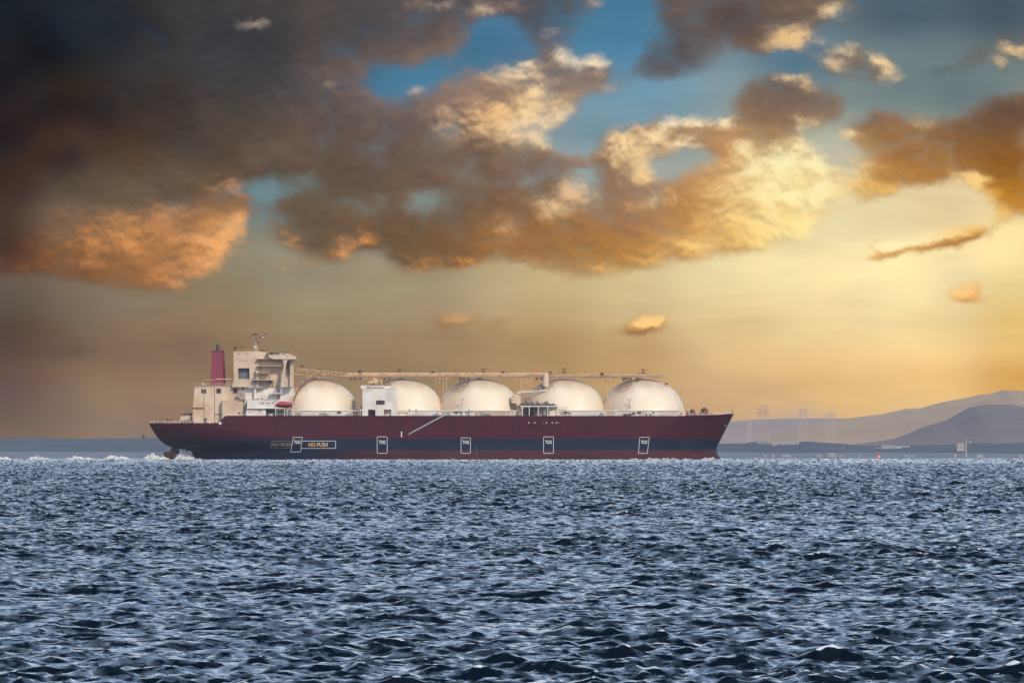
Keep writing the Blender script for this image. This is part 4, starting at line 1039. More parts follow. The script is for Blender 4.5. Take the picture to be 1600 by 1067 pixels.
# lower accommodation
mb = MB()
PR(mb, [(380,604),(458.6,604.2),(458.6,634),(455,641),(455,649.2),(380,649.2)], -13.8, 12)
low_ = mb.build("lower_accommodation", white, ship)
mb = MB(); BX(mb, 386, 624.4, 431, 637, -21.5, -13.8); BX(mb, 384.6, 637.8, 415, 649.1, -20.5, -13.8); BX(mb, 385, 637, 432, 637.8, -21.9, -13.8); BX(mb, 411, 623.4, 432, 624.4, -21.9, -13.8)
o = mb.build("boat_deck_house", white, low_)
windows(o, [(407.4,629.2),(411,629.2),(417,629.2),(421.2,629.2),(425.6,629)], 1.8, 2.4, -21.5)
windows(o, [(389.4,643.8),(391.6,643.4),(395.2,641.6),(405,641.6),(406.8,641)], 1.6, 1.5, -20.5, name="porthole")
windows(low_, [(405,606.6),(412,606.8),(393.8,618),(408,618),(412.8,618),(409.4,621),(432,604.6)], 1.4, 1.4, -13.8, rustm, "porthole")
mb = MB(); BX(mb, 380.2, 640, 383.6, 649.2, -20, -13.8); mb.build("recessed_door", mat("teal_door", (0.10,0.13,0.14), 0.6), low_)
mb = MB(); BX(mb, 421, 613.6, 439.6, 614.8, -19.5, -13.8); mb.rail(px(422), px(439), -19.3, pz(613.6), 1.0, 1.8, 0.05); PR(mb, [(421,614.8),(424,614.8),(424,616.5)], -19.4, -13.9); mb.build("side_gallery", white, low_)
for y0, y1 in ((605.6,613),(616,623)):
    mb = MB(); BX(mb, 433.8, y0, 436.4, y1, -14.2, -13.8); mb.build("door", mat("grey_shadow_steel", (0,0,0)), low_)
mb = MB(); PR(mb, [(434,604.6),(438,607),(430,613.4),(424,613.4)], -15.2, -14.9) ; mb.build("stairway", mat("stair_grey", (0.40,0.36,0.32), 0.7), low_)
mb = MB(); mb.tube((px(397.6), -15.6, pz(604.4)), (px(397.6), -15.6, pz(624.4)), 0.62, n=14); o = mb.build("provision_crane", white, ship)
mb = MB(); PR(mb, [(385.6,604),(414,604),(412,605),(404,606.2),(391,606.2),(386,605.2)], -17, -13.8); BX(mb, 394.6, 602.6, 401, 604, -17, -15); mb.rail(px(386), px(413), -16.9, pz(604), 0.9, 1.9, 0.05); mb.build("crane_platform", greyp, o)
mb = MB(); TB(mb, 398, 583, 398, 602.6, -18, 0.16); 
for y, r in ((581.6,.5),(586,.45),(591,.8),(594.4,.6)): mb.ball((px(398), -18, pz(y)), r)
TB(mb, 394, 593.8, 402, 593.8, -18, 0.2); TB(mb, 394.6, 590, 401, 595, -18, 0.14)
mb.build("signal_mast", mat("grey_shadow_steel", (0,0,0)), o)
mb = MB()
for i in range(26):
    x = rr.uniform(385, 425); y = 624.4; TB(mb, x, y, x+rr.uniform(-2,2), y-rr.uniform(.6,3), -20.5+rr.uniform(0,4), rr.uniform(.06,.2), n=5)
for x in (402, 404, 409): mb.ball((px(x), -20, pz(622.8)), 0.45)
mb.build("boat_deck_gear", greyp, low_)
# boat station: posts and dark recess
mb = MB()
for x in (430.6,444.6,448.6,457.4): TB(mb, x, 626, x, 649.2, -22.3, 0.22)
TB(mb, 428, 625.6, 458, 625.8, -22, 0.2)
mb.build("boat_davit", white, ship)
mb = MB(); BX(mb, 417, 639, 430, 649.1, -15.5, -13.9); BX(mb, 432, 638, 456, 649.1, -14.6, -13.9)
for i in range(18): x = rr.uniform(432, 456); TB(mb, x, rr.uniform(639,645), x+rr.uniform(-2,2), 649, -19+rr.uniform(-1,1), rr.uniform(.1,.4), n=6)
mb.build("davit_machinery", greenish, ship)
mb = MB(); mb.ball((px(423), -21.4, pz(648.4)), 1.0, .9, 0.75); BX(mb, 420, 646.8, 426, 649, -21.8, -20.8); mb.build("liferaft_canister", markw, ship)

# top mast with radar scanners
mb = MB()
mb.tube((px(398.6), -6, pz(548)), (px(398.6), -6, pz(526)), 1.35, 0.55, n=14); TB(mb, 398.6, 527, 398.6, 519.4, -6, 0.2); TB(mb, 395.6, 548, 392.4, 524, -6, 0.14); TB(mb, 403, 536, 399.4, 525, -6, 0.2)
mast = mb.build("radar_mast", mat("mast_tan", (0.34,0.25,0.17), 0.6), ship)
mb = MB(); PR(mb, [(391.2,520.6),(403.4,520.6),(402.4,522.2),(400,522.9),(394,522.7),(391.6,521.6)], -6.5, -5.5); mb.build("radar_scanner", dark, mast)
mb = MB(); PR(mb, [(406.2,525.4),(413.4,520.4),(416,520.4),(408.6,526.2)], -6.5, -5.5); TB(mb, 399, 527, 411, 524.4, -6, 0.14); mb.build("radar_scanner", dark, mast)
mb = MB(); PR(mb, [(406.8,526.5),(409.6,526.4),(416,520.9),(414.6,522.4)], -6.6, -5.6); mb.build("scanner_face", white, mast)
mb = MB(); PR(mb, [(388.4,525.6),(393.4,522.6),(394,523.4),(389.6,526.2)], -6.5, -5.5); mb.build("radar_scanner", dark, mast)
mb = MB(); PR(mb, [(398.8,526.4),(399.8,526.2),(401.4,529.6),(400.4,530)], -8, -7.2); PR(mb, [(400.6,532.4),(402,531.8),(404,535.2),(402.6,535.8)], -8, -7.2); mb.build("signal_lamp", dark, mast)
mb = MB(); mb.ball((px(397), -7, pz(541.6)), 0.62); mb.build("satellite_dome", markw, mast)

# stern deck: mooring winches, rails, a small crane
for x, r in ((259,1.0),(263,1.2),(268,1.0)):
    mb = MB(); mb.wheel((px(x), -10, pz(657)), r*1.25, 1.6, 16, 0.4); BX(mb, x-2.5, 657.6, x+2.5, 661, -11, -9); TB(mb, x-3, 656, x+3, 658, -11, .2); mb.build("mooring_winch", mat("ochre_winch", (0.34,0.22,0.10), 0.7, noise_amt=0.4, scale=1.0), ship)
mb = MB()
for i in range(46):
    x = rr.uniform(236, 338); h = rr.uniform(.8, 4.2) * (1.25 if 280 < x < 304 else 0.8); y = -rr.uniform(4, 15)
    TB(mb, x, 661, x+rr.uniform(-1,1), 661-h, y, rr.uniform(.07,.22), n=5)
    if i % 2: mb.wheel((px(x), y, pz(661-h*.7)), rr.uniform(.3,.8), .6, 12)
mb.build("stern_deck_gear", rustm, ship)
mb = MB(); PR(mb, [(281,649.4),(298,648.4),(300,656),(279,656)], -10, -6)
o = mb.build("stern_house", cream, ship)
mb = MB(); TB(mb, 284, 647, 298.6, 646, -8, 0.42, n=8); TB(mb, 296, 647, 301.6, 657, -8, 0.3); mb.ball((px(300.6), -8, pz(645.4)), 0.7); TB(mb, 281, 649, 277, 656, -8, .15); mb.build("crane_arm", dark, o)
mb = MB(); 
for x in (290, 293, 297): mb.wheel((px(x), -11, pz(658)), 0.9, 1.5, 14, .3)
BX(mb, 286, 658.6, 300, 661, -12, -10); mb.build("mooring_winch", greenish, ship)
mb = MB()
for x in (239, 244, 249.5, 253): TB(mb, x, 661, x-0.4, 657.4, -14, 0.16); mb.ball((px(x-.4), -14, pz(657.6)), 0.3)
mb.build("stern_light", dark, ship)
# bow deck
for x, y, r in ((1082.4,643.2,1.45),(1101,642.2,1.95)):
    mb = MB(); mb.wheel((px(x), -9, pz(y)), r, 1.5, 22, r*0.55); mb.wheel((px(x+1), -6.5, pz(y+.6)), r*0.9, 1.2, 20, r*0.3); BX(mb, x-3.4, y+2.6, x+3.4, 649, -10, -6); TB(mb, x-5, y+5, x, y, -9.5, .3); TB(mb, x+5.5, y+5, x, y, -9.5, .3)
    mb.build("anchor_windlass", mat("windlass_brown", (0.16,0.09,0.08), 0.7, noise_amt=0.4, scale=1.0), ship)
mb = MB()
for i in range(70):
    x = rr.uniform(1076, 1130); h = rr.uniform(.8, 5.4) * (1 if x < 1118 else 0.55); y = -rr.uniform(3, 12) * (1 if x < 1115 else .4)
    TB(mb, x, 649, x+rr.uniform(-2,2), 649-h, y, rr.uniform(.07,.22), n=5)
    if i % 3 == 0: mb.wheel((px(x), y, pz(649-h*.6)), rr.uniform(.3,.8), .6, 12)
    if i % 4 == 0: TB(mb, x, 647.5, x+rr.uniform(3,9), 647.2, y, rr.uniform(.15,.3))
mb.build("bow_deck_gear", mat("pinkish_steel", (0,0,0)), ship)
mb = MB(); PR(mb, [(1111,645.4),(1120,644.2),(1124,646),(1131,646),(1131,648.6),(1111,648.8)], -6, -2); mb.build("bow_locker", cream, ship)
mb = MB(); TB(mb, 1145.6, 640.6, 1145.6, 646, 0, 0.14); BX(mb, 1144.8, 640.4, 1146.4, 642, -.3, .3); mb.build("jackstaff", dark, ship)
mb = MB(); PR(mb, [(1128,646.6),(1148.2,644.6),(1148.2,645.6),(1128,648)], -1.4, 1.4); mb.build("bow_bulwark", greyp, ship)
mb = MB(); BX(mb, 1072, 644, 1076.5, 649.2, -16, -13); TB(mb, 1073.5, 640.4, 1073.5, 645, -14, .25); mb.build("red_locker", maroon, ship)

# ------------------------------------------------------------------ lifeboat hanging in its davit
lb = thing("lifeboat", "red enclosed lifeboat hung at the ship's side below the bridge", "lifeboat",
           ((443.6 - 800) * K, 6024 - 22.9, drop(6010) + pz(636.6)))
prof = []
NSB = 22
def lbx(t): return (-1 + 2 * t) * 12.6 * K
def sect(t, lo_, hi_, wmax):
    s_ = max(0.02, (1 - abs(2*t-1) ** 3.2)) ** 0.6
    return s_
mb = MB(); Vb = []; Fb = []
for i in range(NSB + 1):
    t = i / NSB; s_ = sect(t, 0, 0, 0); x = lbx(t)
    kz = (1 - s_) * 0.9
    for a_ in range(9):
        th = PI * a_ / 8          # lower half round
        Vb.append((x, -1.35 * s_ * math.cos(th), 1.55 - (1.55 - kz) * math.sin(th) ** 0.8))
for i in range(NSB):
    for a_ in range(8): Fb.append((i*9+a_, i*9+a_+1, (i+1)*9+a_+1, (i+1)*9+a_))
mb.add(Vb, Fb, True); mb.build("boat_hull", mat("dark_maroon_hull", (0.10,0.012,0.03), 0.5), lb)
mb = MB(); Vb = []; Fb = []
for i in range(NSB + 1):
    t = i / NSB; s_ = sect(t, 0, 0, 0); x = lbx(t)
    top_ = 1.58 + 1.45 * min(1, max(0.05, (1 - abs(2*(t-0.02)-1) ** 5))) * (1.0 if t < .55 else 1 - 0.25 * (t - .55) / .45)
    for a_ in range(9):
        th = PI * a_ / 8
        Vb.append((x, -1.36 * s_ * math.copysign(abs(math.cos(th)) ** .7, math.cos(th)), 1.58 + (top_ - 1.58) * math.sin(th) ** 0.6))
for i in range(NSB):
    for a_ in range(8): Fb.append((i*9+a_, (i+1)*9+a_, (i+1)*9+a_+1, i*9+a_+1))
mb.add(Vb, Fb, True); o = mb.build("canopy", redm, lb)
mb = MB()
for x in (-2.4, -1.0, 0.4, 1.8): mb.box(x-.25, x+.25, -1.42, -1.2, 1.95, 2.25)
mb.build("window", glassm, o)
mb = MB(); mb.tube((3.3,0,2.4), (4.1,0,3.9), 0.1); mb.tube((-3.4,0,2.6), (-3.4,0,3.4), 0.1); mb.build("lifting_hook", rustm, lb)
# ------------------------------------------------------------------ far shores and hills
def at(x, y, D): return ((x - 800) * D / F, D, CAM_H + (EYE - y) * D / F)
nprng = np.random.default_rng(11)
def fract1(n, octs, seed, rough=0.5):
    r_ = np.random.default_rng(seed); out = np.zeros(n); a_ = 1.0
    for o in range(octs):
        k_ = 4 * 2 ** o; pts_ = r_.standard_normal(k_ + 3); xs_ = np.linspace(0, k_, n)
        i_ = xs_.astype(int); f_ = xs_ - i_; f_ = f_ * f_ * (3 - 2 * f_)
        out += a_ * (pts_[i_] * (1 - f_) + pts_[i_ + 1] * f_); a_ *= rough
    return out
def fract2(nx, ny, octs, seed, rough=0.55, k0=3, ax=4):
    r_ = np.random.default_rng(seed); out = np.zeros((nx, ny)); a_ = 1.0
    for o in range(octs):
        kx, ky = k0 * ax * 2 ** o, k0 * 2 ** o
        g = r_.standard_normal((kx + 2, ky + 2))
        X_ = np.linspace(0, kx, nx, endpoint=False); Y_ = np.linspace(0, ky, ny, endpoint=False)
        i_ = X_.astype(int); j_ = Y_.astype(int); fx = (X_ - i_)[:, None]; fy = (Y_ - j_)[None, :]
        fx = fx*fx*(3-2*fx); fy = fy*fy*(3-2*fy)
        out += a_ * (g[i_][:, j_]*(1-fx)*(1-fy) + g[i_+1][:, j_]*fx*(1-fy) + g[i_][:, j_+1]*(1-fx)*fy + g[i_+1][:, j_+1]*fx*fy); a_ *= rough
    return out
def landm(name, c1, c2, sc):
    m_ = bpy.data.materials.new(name); m_.use_nodes = True; nt = NT(m_.node_tree)
    t_ = nt.new('ShaderNodeTexCoord'); f_ = nt.noise(t_.outputs['Object'], sc, 8, 0.6)
    b_ = nt.new('ShaderNodeBsdfPrincipled'); o_ = nt.new('ShaderNodeOutputMaterial'); nt.l.new(b_.outputs[0], o_.inputs[0])
    nt.put(b_.inputs['Base Color'], nt.mix(nt.rng(f_, 0.35, 0.65), (*c1, 1), (*c2, 1))); b_.inputs['Roughness'].default_value = 0.9
    b_.inputs['Specular IOR Level'].default_value = 0.1
    return m_
def ridge(name, outline, D, depth, m_, rough_px, nx=500, ny=26, seed=1):
    """land whose skyline follows outline (columns, rows) when seen from the shore, with real depth"""
    xs_ = np.linspace(outline[0][0], outline[-1][0], nx)
    sky_ = np.interp(xs_, [p[0] for p in outline], [p[1] for p in outline])
    sky_ = sky_ + fract1(nx, 8, seed, 0.62) * rough_px
    n2_ = fract2(nx, ny, 4, seed + 5, ax=8)
    Vv = np.zeros((nx, ny, 3)); ts = np.linspace(-1, 1, ny)
    for j, t in enumerate(ts):
        Dj = D + t * depth
        base = drop(Dj) - 1.5
        topz = CAM_H + (EYE - sky_) * D / F
        h = np.maximum(topz - drop(D) + 1.5, 0.0)
        prof_ = max(0.0, 1 - abs(t) ** 1.7)
        z = base + h * prof_ * (1 + (0.03 * n2_[:, j] if abs(t) > 0.15 else 0) * (1 - prof_))
        Vv[:, j, 0] = (xs_ - 800) * D / F; Vv[:, j, 1] = Dj; Vv[:, j, 2] = z
    idx_ = np.arange(nx * ny).reshape(nx, ny)
    q_ = np.stack([idx_[:-1, :-1], idx_[1:, :-1], idx_[1:, 1:], idx_[:-1, 1:]], -1).reshape(-1, 4)
    mb = MB(); mb.v = [tuple(p) for p in Vv.reshape(-1, 3)]; mb.f = [tuple(map(int, r_)) for r_ in q_]; mb.sm = [True] * len(mb.f)
    o = mb.build(name, m_); o["kind"] = "structure"; return o
SHORE = [(0,686),(240,684),(1125,693),(1165,692.4),(1180,689.8),(1215,691.6),(1245,691.4),(1262,689.6),(1282,691.4),(1315,693),(1345,696),(1460,695.4),(1495,693.6),(1520,692.4),(1560,694),(1600,692)]
def stand(x, y):
    """distance at which the wooded shore's slope passes through the sight line (x, y)"""
    top_ = CAM_H + (EYE - ip(x, [p[0] for p in SHORE], [p[1] for p in SHORE])) * 12000 / F
    for D_ in range(11995, 11580, -5):
        zs = drop(D_) - 1.5 + (top_ - drop(12000) + 1.5) * (1 - ((12000 - D_) / 420) ** 1.7)
        if zs <= CAM_H + (EYE - y) * D_ / F + 0.4: return D_
    return 11600
wood = landm("wooded_shore", (0.085, 0.12, 0.165), (0.11, 0.145, 0.19), 0.02)  # shore and hill colours from here on have distance haze mixed in
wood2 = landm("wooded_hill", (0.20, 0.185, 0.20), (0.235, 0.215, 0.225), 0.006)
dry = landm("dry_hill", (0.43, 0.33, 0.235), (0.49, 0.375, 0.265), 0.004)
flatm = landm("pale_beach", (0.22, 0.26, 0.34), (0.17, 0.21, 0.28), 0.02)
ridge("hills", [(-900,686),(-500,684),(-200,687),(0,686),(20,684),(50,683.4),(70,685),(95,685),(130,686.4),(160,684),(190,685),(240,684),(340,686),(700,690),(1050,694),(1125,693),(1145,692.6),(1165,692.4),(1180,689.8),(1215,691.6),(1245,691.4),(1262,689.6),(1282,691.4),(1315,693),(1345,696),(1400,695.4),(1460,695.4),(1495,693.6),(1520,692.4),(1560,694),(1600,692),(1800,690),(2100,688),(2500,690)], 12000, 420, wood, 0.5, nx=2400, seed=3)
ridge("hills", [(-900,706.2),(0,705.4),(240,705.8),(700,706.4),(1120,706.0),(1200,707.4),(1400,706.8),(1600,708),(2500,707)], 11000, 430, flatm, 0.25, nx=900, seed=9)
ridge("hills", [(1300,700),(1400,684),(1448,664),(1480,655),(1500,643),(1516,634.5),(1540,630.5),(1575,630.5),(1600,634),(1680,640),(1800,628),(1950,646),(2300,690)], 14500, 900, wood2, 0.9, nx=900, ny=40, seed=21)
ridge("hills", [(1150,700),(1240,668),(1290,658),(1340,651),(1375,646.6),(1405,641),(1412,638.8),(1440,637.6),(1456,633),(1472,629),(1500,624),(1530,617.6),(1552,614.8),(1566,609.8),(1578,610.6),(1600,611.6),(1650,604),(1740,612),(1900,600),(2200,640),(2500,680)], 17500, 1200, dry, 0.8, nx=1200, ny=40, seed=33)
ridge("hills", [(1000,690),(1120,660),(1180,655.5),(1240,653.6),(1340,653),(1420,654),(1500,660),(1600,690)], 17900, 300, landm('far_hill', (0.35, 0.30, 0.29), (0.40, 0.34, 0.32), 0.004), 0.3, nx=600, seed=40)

# ------------------------------------------------------------------ pylons
palesteel = mat("pale_galvanised_steel", (0.46, 0.40, 0.35), 0.6)  # both pylon colours are drawn towards the background, haze put into them
redsteel = mat("hazed_red_steel", (0.42, 0.22, 0.18), 0.6)
def pylon(xc, yb, yt, wb, wt, D, banded, label):
    x0, _, z0 = at(xc, yb, D); s_ = D / F
    o = thing("transmission_pylon", label, "pylon", (x0, D, z0), 0, "lattice pylons on the far shore")
    H_ = (yb - yt) * s_; wb *= s_ / 2; wt *= s_ / 2
    secs = 6
    def leg(mb, a_, b_, fat):
        for sx_ in (-1, 1):
            for sy in (-1, 1):
                wa, wb_ = wb + (wt - wb) * a_, wb + (wt - wb) * b_
                mb.tube((sx_*wa, sy*wa, H_*a_), (sx_*wb_, sy*wb_, H_*b_), fat, n=5)
        for k_ in range(2):
            c_, d_ = a_ + (b_-a_)*k_/2, a_ + (b_-a_)*(k_+1)/2
            w1_, w2_ = wb + (wt-wb)*c_, wb + (wt-wb)*d_
            for sy in (-1, 1):
                mb.tube((-w1_, sy*w1_, H_*c_), (w2_, sy*w2_, H_*d_), fat*.4, n=4); mb.tube((w1_, sy*w1_, H_*c_), (-w2_, sy*w2_, H_*d_), fat*.4, n=4)
    cuts = [0, .27, .52, .72, .88, 1.0]
    for i in range(5):
        mb = MB(); leg(mb, cuts[i], cuts[i+1], 0.27)
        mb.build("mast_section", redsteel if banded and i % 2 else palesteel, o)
    for a_, w_ in ((.80, 1.5), (.90, 1.2), (.985, .9)):
        mb = MB(); mb.tube((-w_*wb, 0, H_*a_), (w_*wb, 0, H_*a_), .22, n=5); mb.tube((-w_*wb, 0, H_*a_), (0, 0, H_*(a_+.05)), .12, n=4); mb.tube((w_*wb, 0, H_*a_), (0, 0, H_*(a_+.05)), .12, n=4)
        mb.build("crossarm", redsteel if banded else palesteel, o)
    return o
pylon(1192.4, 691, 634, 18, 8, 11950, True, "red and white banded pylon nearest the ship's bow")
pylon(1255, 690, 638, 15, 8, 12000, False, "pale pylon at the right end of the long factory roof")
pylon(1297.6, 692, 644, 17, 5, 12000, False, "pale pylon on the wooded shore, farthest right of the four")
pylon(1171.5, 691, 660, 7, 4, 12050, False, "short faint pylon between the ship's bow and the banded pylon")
# little tower on the left-hand hill
x0, _, z0 = at(224.4, 684, 12000)
o = thing("lookout_tower", "small dark pointed tower on the low hill behind the ship's stern", "tower", (x0, 12000, z0 - 1))
mb = MB(); mb.tube((0,0,0), (0,0,3.6), 2.0, .8, n=8); mb.tube((0,0,3.6), (0,0,5.6), .5, .2, n=6); mb.build("tower_body", mat("dark_timber", (.05,.05,.05), .8), o)
mb = MB(); mb.box(-1.2,1.2,-1.2,1.2,3.4,3.8); mb.build("platform", mat("dark_timber", (0,0,0)), o)

# ------------------------------------------------------------------ buildings on the far shore
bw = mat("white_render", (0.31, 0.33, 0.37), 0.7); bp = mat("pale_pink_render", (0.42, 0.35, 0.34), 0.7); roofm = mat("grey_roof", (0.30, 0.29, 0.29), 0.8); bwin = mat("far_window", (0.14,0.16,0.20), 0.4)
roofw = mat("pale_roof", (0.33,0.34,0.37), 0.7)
def building(name, label, cat, x0, x1, y0, y1, D, wm=None, roof=True, gable=False, wins=0, group=None, rm=None):
    D = D if D < 11000 else stand((x0 + x1) / 2, y1); s_ = D / F; cx = (x0 + x1) / 2; X_, _, zb = at(cx, y1, D); w = (x1 - x0) * s_ / 2; h = (y1 - y0) * s_; dep = max(5.0, w * .6)
    o = thing(name, label, cat, (X_, D, zb), 0, group)
    mb = MB(); mb.box(-w, w, -dep, dep, -4.0, h * .8 if roof else h); mb.build("wall", wm or bw, o)
    if roof:
        mb = MB()
        if gable: mb.prism([(-w*1.05, h*.8), (w*1.05, h*.8), (w*.7, h), (-w*.7, h)], -dep*1.05, dep*1.05)
        else: mb.box(-w*1.02, w*1.02, -dep*1.03, dep*1.03, h*.8, h)
        mb.build("roof", rm or roofm, o)
    for i in range(wins):
        mb = MB(); c_ = -w + 2*w*(i+.5)/wins; mb.box(c_-w/wins*.45, c_+w/wins*.45, -dep-.12, -dep, h*.25, h*.6); mb.build("window", bwin, o)
    return o
G1 = "houses along the far shore"
building("factory_hall", "long pale factory hall between the banded pylon and the next pylon", "factory", 1214, 1248, 690.4, 695.6, 11700, bw, True, False, 7, rm=roofw)
building("storage_building", "pink-white block at the left end of the long factory hall", "building", 1206, 1213.4, 690.6, 697, 11650, bp, True, False, 2, rm=roofw)
building("factory_shed", "low grey shed at the foot of the banded pylon", "shed", 1182, 1205, 690.8, 694.2, 11700, roofm, True, False, 5)
o = building("hotel", "long white stepped building on the wooded shore above the beacon", "building", 1377, 1398, 695.6, 701.4, 11700, bw, True, False, 6, rm=roofw)
mb = MB(); mb.box(6.5, 13, -6, 6, -1, 3.0); mb.build("side_wing", bw, o)
mb = MB(); mb.box(13, 21, -5, 5, 1.6, 3.0); mb.build("covered_terrace", bw, o)
for lab, x0, x1, y0, y1, g in (
 ("tiny white house high on the wooded shore, right of the pale pylons", 1315, 1319, 698.4, 700.6, True),
 ("small white gabled house by the water below the banded pylon", 1191.6, 1198, 710.6, 715, True),
 ("second white house by the water, just right of the one below the banded pylon", 1205.6, 1210, 710.4, 714.4, True),
 ("wide white boathouse by the water below the long factory hall", 1221.4, 1235.4, 710.4, 715, False),
 ("white house by the water between the third and fourth pylon", 1275.6, 1283.4, 711, 715, True),
 ("tall pale building by the water below the rightmost pylon", 1294, 1306, 707.6, 713.6, False),
 ("small white house by the water, just right of the tall pale building", 1309, 1316, 711.2, 714.6, True),
 ("tiny white hut by the water left of the beacon", 1341.6, 1345, 711.6, 714.6, True),
 ("square white house by the water right of the beacon", 1412, 1418.4, 711.4, 716, False),
 ("low white house next to the square one right of the beacon", 1422, 1429, 711.6, 715, True),
 ("pale hut by the water left of the tall chimney", 1490.4, 1493.6, 708.6, 711.6, True),
 ("low white shed by the water right of the tall chimney", 1526, 1536, 709.6, 712.4, False),
 ("white hut by the water at the right edge of the picture", 1592, 1598, 709.8, 712.8, True),
 ("tiny white house on top of the shore right of the tall chimney", 1514.6, 1517.2, 688.4, 692.8, True)):
    building("house", lab, "house", x0, x1, y0, y1, 10700 if y1 > 705 else 11650, bw, True, g, 2 if x1 - x0 > 5 else 0, G1, rm=roofw)
x0, _, z0 = at(1509.4, 712, 10720)
o = thing("chimney", "tall thin pale chimney rising in front of the hill at the far right", "chimney", (x0, 10720, z0))
mb = MB(); mb.tube((0,0,-4), (0,0,13.2), 0.8, 0.45, n=14); mb.build("shaft", bp, o)
mb = MB(); mb.tube((0,0,13.2), (0,0,13.8), 0.6, n=14); mb.build("rim", roofm, o)
building("works_building", "pinkish works building left of the tall chimney", "building", 1495, 1506.5, 692, 704, 11500, bp, True, True, 3)

# ------------------------------------------------------------------ beacon
D = 7200.0; s_ = D / F
x0, _, _ = at(1371.6, 716, D)
bc = thing("beacon", "orange and white beacon buoy floating on the sea right of the ship's bow", "beacon", (x0, D, drop(D)))
mb = MB(); mb.lathe([(1.3,-.8),(1.75,-.2),(1.75,.7),(1.3,1.0),(0.2,1.0)], n=24); mb.build("float", mat("orange_paint", (0.55,0.12,0.05), .5), bc)
mb = MB()
for i in range(4):
    t = PI/4 + i*PI/2; mb.tube((1.25*math.cos(t),1.25*math.sin(t),.9), (.35*math.cos(t),.35*math.sin(t),4.6), .13, n=6)
for z in (1.8,2.7,3.6):
    w = 1.25 - .9*(z-.9)/3.7; mb.box(-w*.75,w*.75,-w*.75,w*.75,z-.08,z+.08)
mb.box(-.62,.62,-.62,.62,1.0,2.2); mb.build("tower_frame", mat("orange_paint", (0,0,0)), bc)
mb = MB(); mb.box(.1,1.2,-1.3,-.7,.95,2.0); mb.build("white_panel", markw, bc)
mb = MB(); mb.tube((0,0,4.6),(0,0,6.3),.28,.22,n=12); mb.ball((0,0,5.5),.42); mb.build("lantern", dark, bc)
mb = MB(); mb.box(-1.9,1.6,-.12,.12,6.25,6.4); mb.build("top_panel", markw, bc)

# ------------------------------------------------------------------ gulls
def gull(x, y, D, lab, tilt):
    X_, _, Z_ = at(x, y, D)
    mb = MB(); mb.ball((0,0,0), .24, .09, .09, 10, 6); mb.ball((.26,0,.03), .07, .06, .06, 8, 5)
    for s in (-1, 1):
        pts_ = [(.10,0,.02),(-.10,0,.02),(-.12,s*.35,.16),(.08,s*.35,.17),(-.22,s*.72,.10),(-.08,s*.72,.11)]
        mb.add(pts_, [(0,1,2,3),(3,2,4,5)])
    mb.add([(-.2,.05,0),(-.2,-.05,0),(-.38,-.08,0),(-.38,.08,0)], [(0,1,2,3)])
    o = mb.build("seagull", mat("gull_grey", (.22,.20,.19), .7)); o.location = (X_, D, Z_); o.rotation_euler = (tilt, 0, 1.2)
    o["label"] = lab; o["category"] = "bird"; o["group"] = "gulls in flight"
gull(964, 465.5, 4200, "tiny gull flying high above the ship's middle, over the small orange cloud", .2)
gull(403.5, 511.5, 4800, "tiny gull flying just above the ship's radar mast", -.3)

# ------------------------------------------------------------------ foam: wash at the stern, wake, bow wave
foamm = bpy.data.materials.new("sea_foam"); foamm.use_nodes = True
nt = NT(foamm.node_tree); b_ = nt.new('ShaderNodeBsdfPrincipled'); o_ = nt.new('ShaderNodeOutputMaterial'); nt.l.new(b_.outputs[0], o_.inputs[0])
b_.inputs['Base Color'].default_value = (.93,.94,.95,1); b_.inputs['Roughness'].default_value = .8
tl = nt.new('ShaderNodeBsdfTranslucent'); tl.inputs[0].default_value = (.95,.96,.97,1)
ad = nt.new('ShaderNodeMixShader'); ad.inputs[0].default_value = .12
nt.l.new(b_.outputs[0], ad.inputs[1]); nt.l.new(tl.outputs[0], ad.inputs[2]); nt.l.new(ad.outputs[0], o_.inputs[0])
fr = random.Random(5)
fv, ff_ = [], []
def blob(c, r):
    o0 = len(fv); ph = [(0,0,1),(.89,0,.45),(.28,.85,.45),(-.72,.53,.45),(-.72,-.53,.45),(.28,-.85,.45),(.72,.53,-.45),(-.28,.85,-.45),(-.89,0,-.45),(-.28,-.85,-.45),(.72,-.53,-.45),(0,0,-1)]
    for p in ph:
        q_ = r * fr.uniform(.7, 1.3); fv.append((c[0]+p[0]*q_*1.3, c[1]+p[1]*q_, c[2]+p[2]*q_*.8))
    for f_ in ((0,1,2),(0,2,3),(0,3,4),(0,4,5),(0,5,1),(1,6,2),(2,7,3),(3,8,4),(4,9,5),(5,10,1),(6,7,2),(7,8,3),(8,9,4),(9,10,5),(10,6,1),(11,7,6),(11,8,7),(11,9,8),(11,10,9),(11,6,10)): ff_.append(tuple(o0+i for i in f_))
SHX = (SX - 800) * K; SZ = drop(6010)
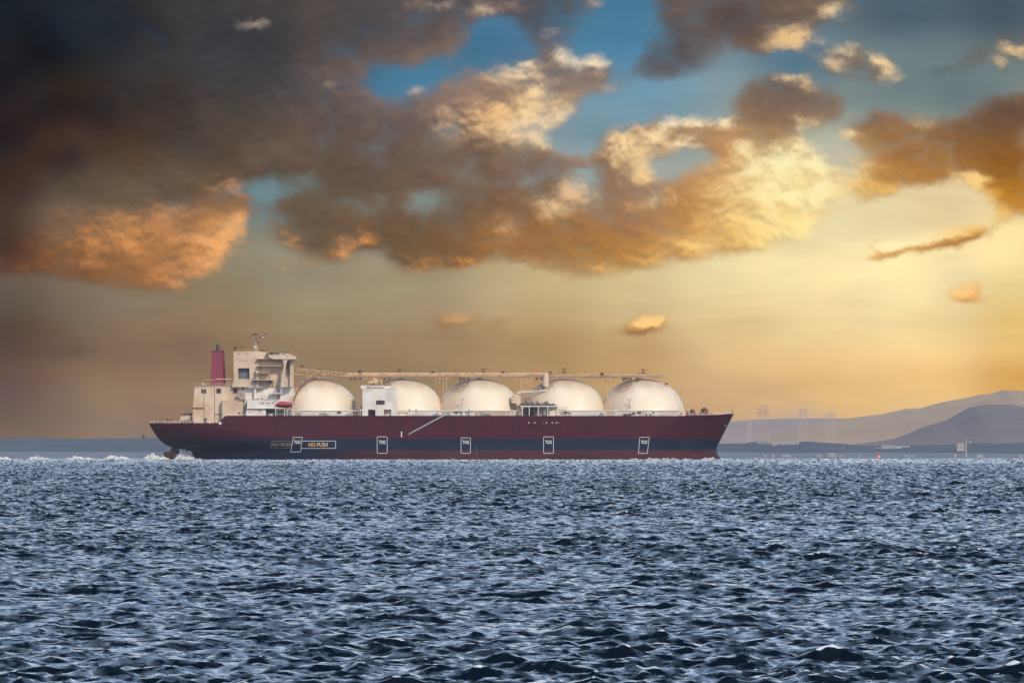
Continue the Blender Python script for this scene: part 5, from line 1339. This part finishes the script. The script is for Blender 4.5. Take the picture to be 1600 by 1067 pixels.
def mound(xa, xb, ya, h, n_, y0, y1, r0, r1, skew=.5):
    """n_ blobs piled under an arch from column xa to xb, ya the base row, h rows high"""
    ph_ = [fr.uniform(0, 6.3) for _ in range(4)]
    for _ in range(n_):
        t = fr.random(); env = (math.sin(PI * t ** (math.log(.5) / math.log(skew)))) ** .7
        env *= .72 + .2 * math.sin(t * 11 + ph_[0]) + .16 * math.sin(t * 27 + ph_[1]) + .12 * math.sin(t * 61 + ph_[2])
        if fr.random() < .04: env *= 1.35
        x = xa + (xb - xa) * t; z = fr.random() ** 1.4 * env * h
        blob(((x-800)*K, 6024 + fr.uniform(y0, y1), SZ + (717.5 - ya + z) * K), fr.uniform(r0, r1))
mound(270, 301, 717.6, 17.0, 3800, -6, 4, .18, .5, .66)
mound(296, 318, 717.8, 3.0, 250, -14, 2, .15, .4, .2)
mound(224, 262, 717.6, 9.5, 1900, -6, 6, .15, .45, .25)
mound(160, 200, 717.6, 6.5, 1300, -8, 20, .15, .4, .4)
mound(98, 142, 717.6, 5.0, 900, -8, 20, .15, .35)
mound(38, 72, 717.8, 5.2, 700, -8, 20, .15, .35)
mound(-30, 14, 717.8, 5.6, 700, -8, 20, .15, .35)
mound(-40, 262, 718.2, 1.6, 900, -12, 30, .12, .3)
for xa, xb, h in ((980,1000,1.2),(1008,1032,1.8),(1030,1062,1.9),(1064,1082,1.4),(1096,1122,2.4),(1122,1134,1.6),(700,716,1),(790,806,1.2),(850,866,1),(560,590,.8),(620,650,.9)):
    mound(xa, xb, 718.0, h * 1.7, int((xb-xa)*9), -half_breadth(min(max(xa,320),1120), 716) - 4.5 - 0, -half_breadth(min(max(xa,320),1120), 716) - .8, .12, .3)
mb = MB(); mb.v = fv; mb.f = ff_; mb.sm = [False] * len(ff_)
o = mb.build("wake_foam", foamm); o["kind"] = "stuff"; o["label"] = "white wash and wake along the ship's waterline"; o["category"] = "foam"

# ------------------------------------------------------------------ haze
mb = MB(); mb.box(-9000, 9000, -200, 18900, -30, 92)
hz = mb.build("haze", None); hz["kind"] = "stuff"; hz["label"] = "thin sea haze fading the far shore"; hz["category"] = "haze"
hm = bpy.data.materials.new("haze_air"); hm.use_nodes = True; nt = NT(hm.node_tree)
pv = nt.new('ShaderNodeVolumePrincipled'); o_ = nt.new('ShaderNodeOutputMaterial'); nt.l.new(pv.outputs[0], o_.inputs['Volume'])
pv.inputs['Color'].default_value = (0.78, 0.78, 0.88, 1); pv.inputs['Density'].default_value = 1.2e-5; pv.inputs['Anisotropy'].default_value = 0.0
hz.data.materials.append(hm)
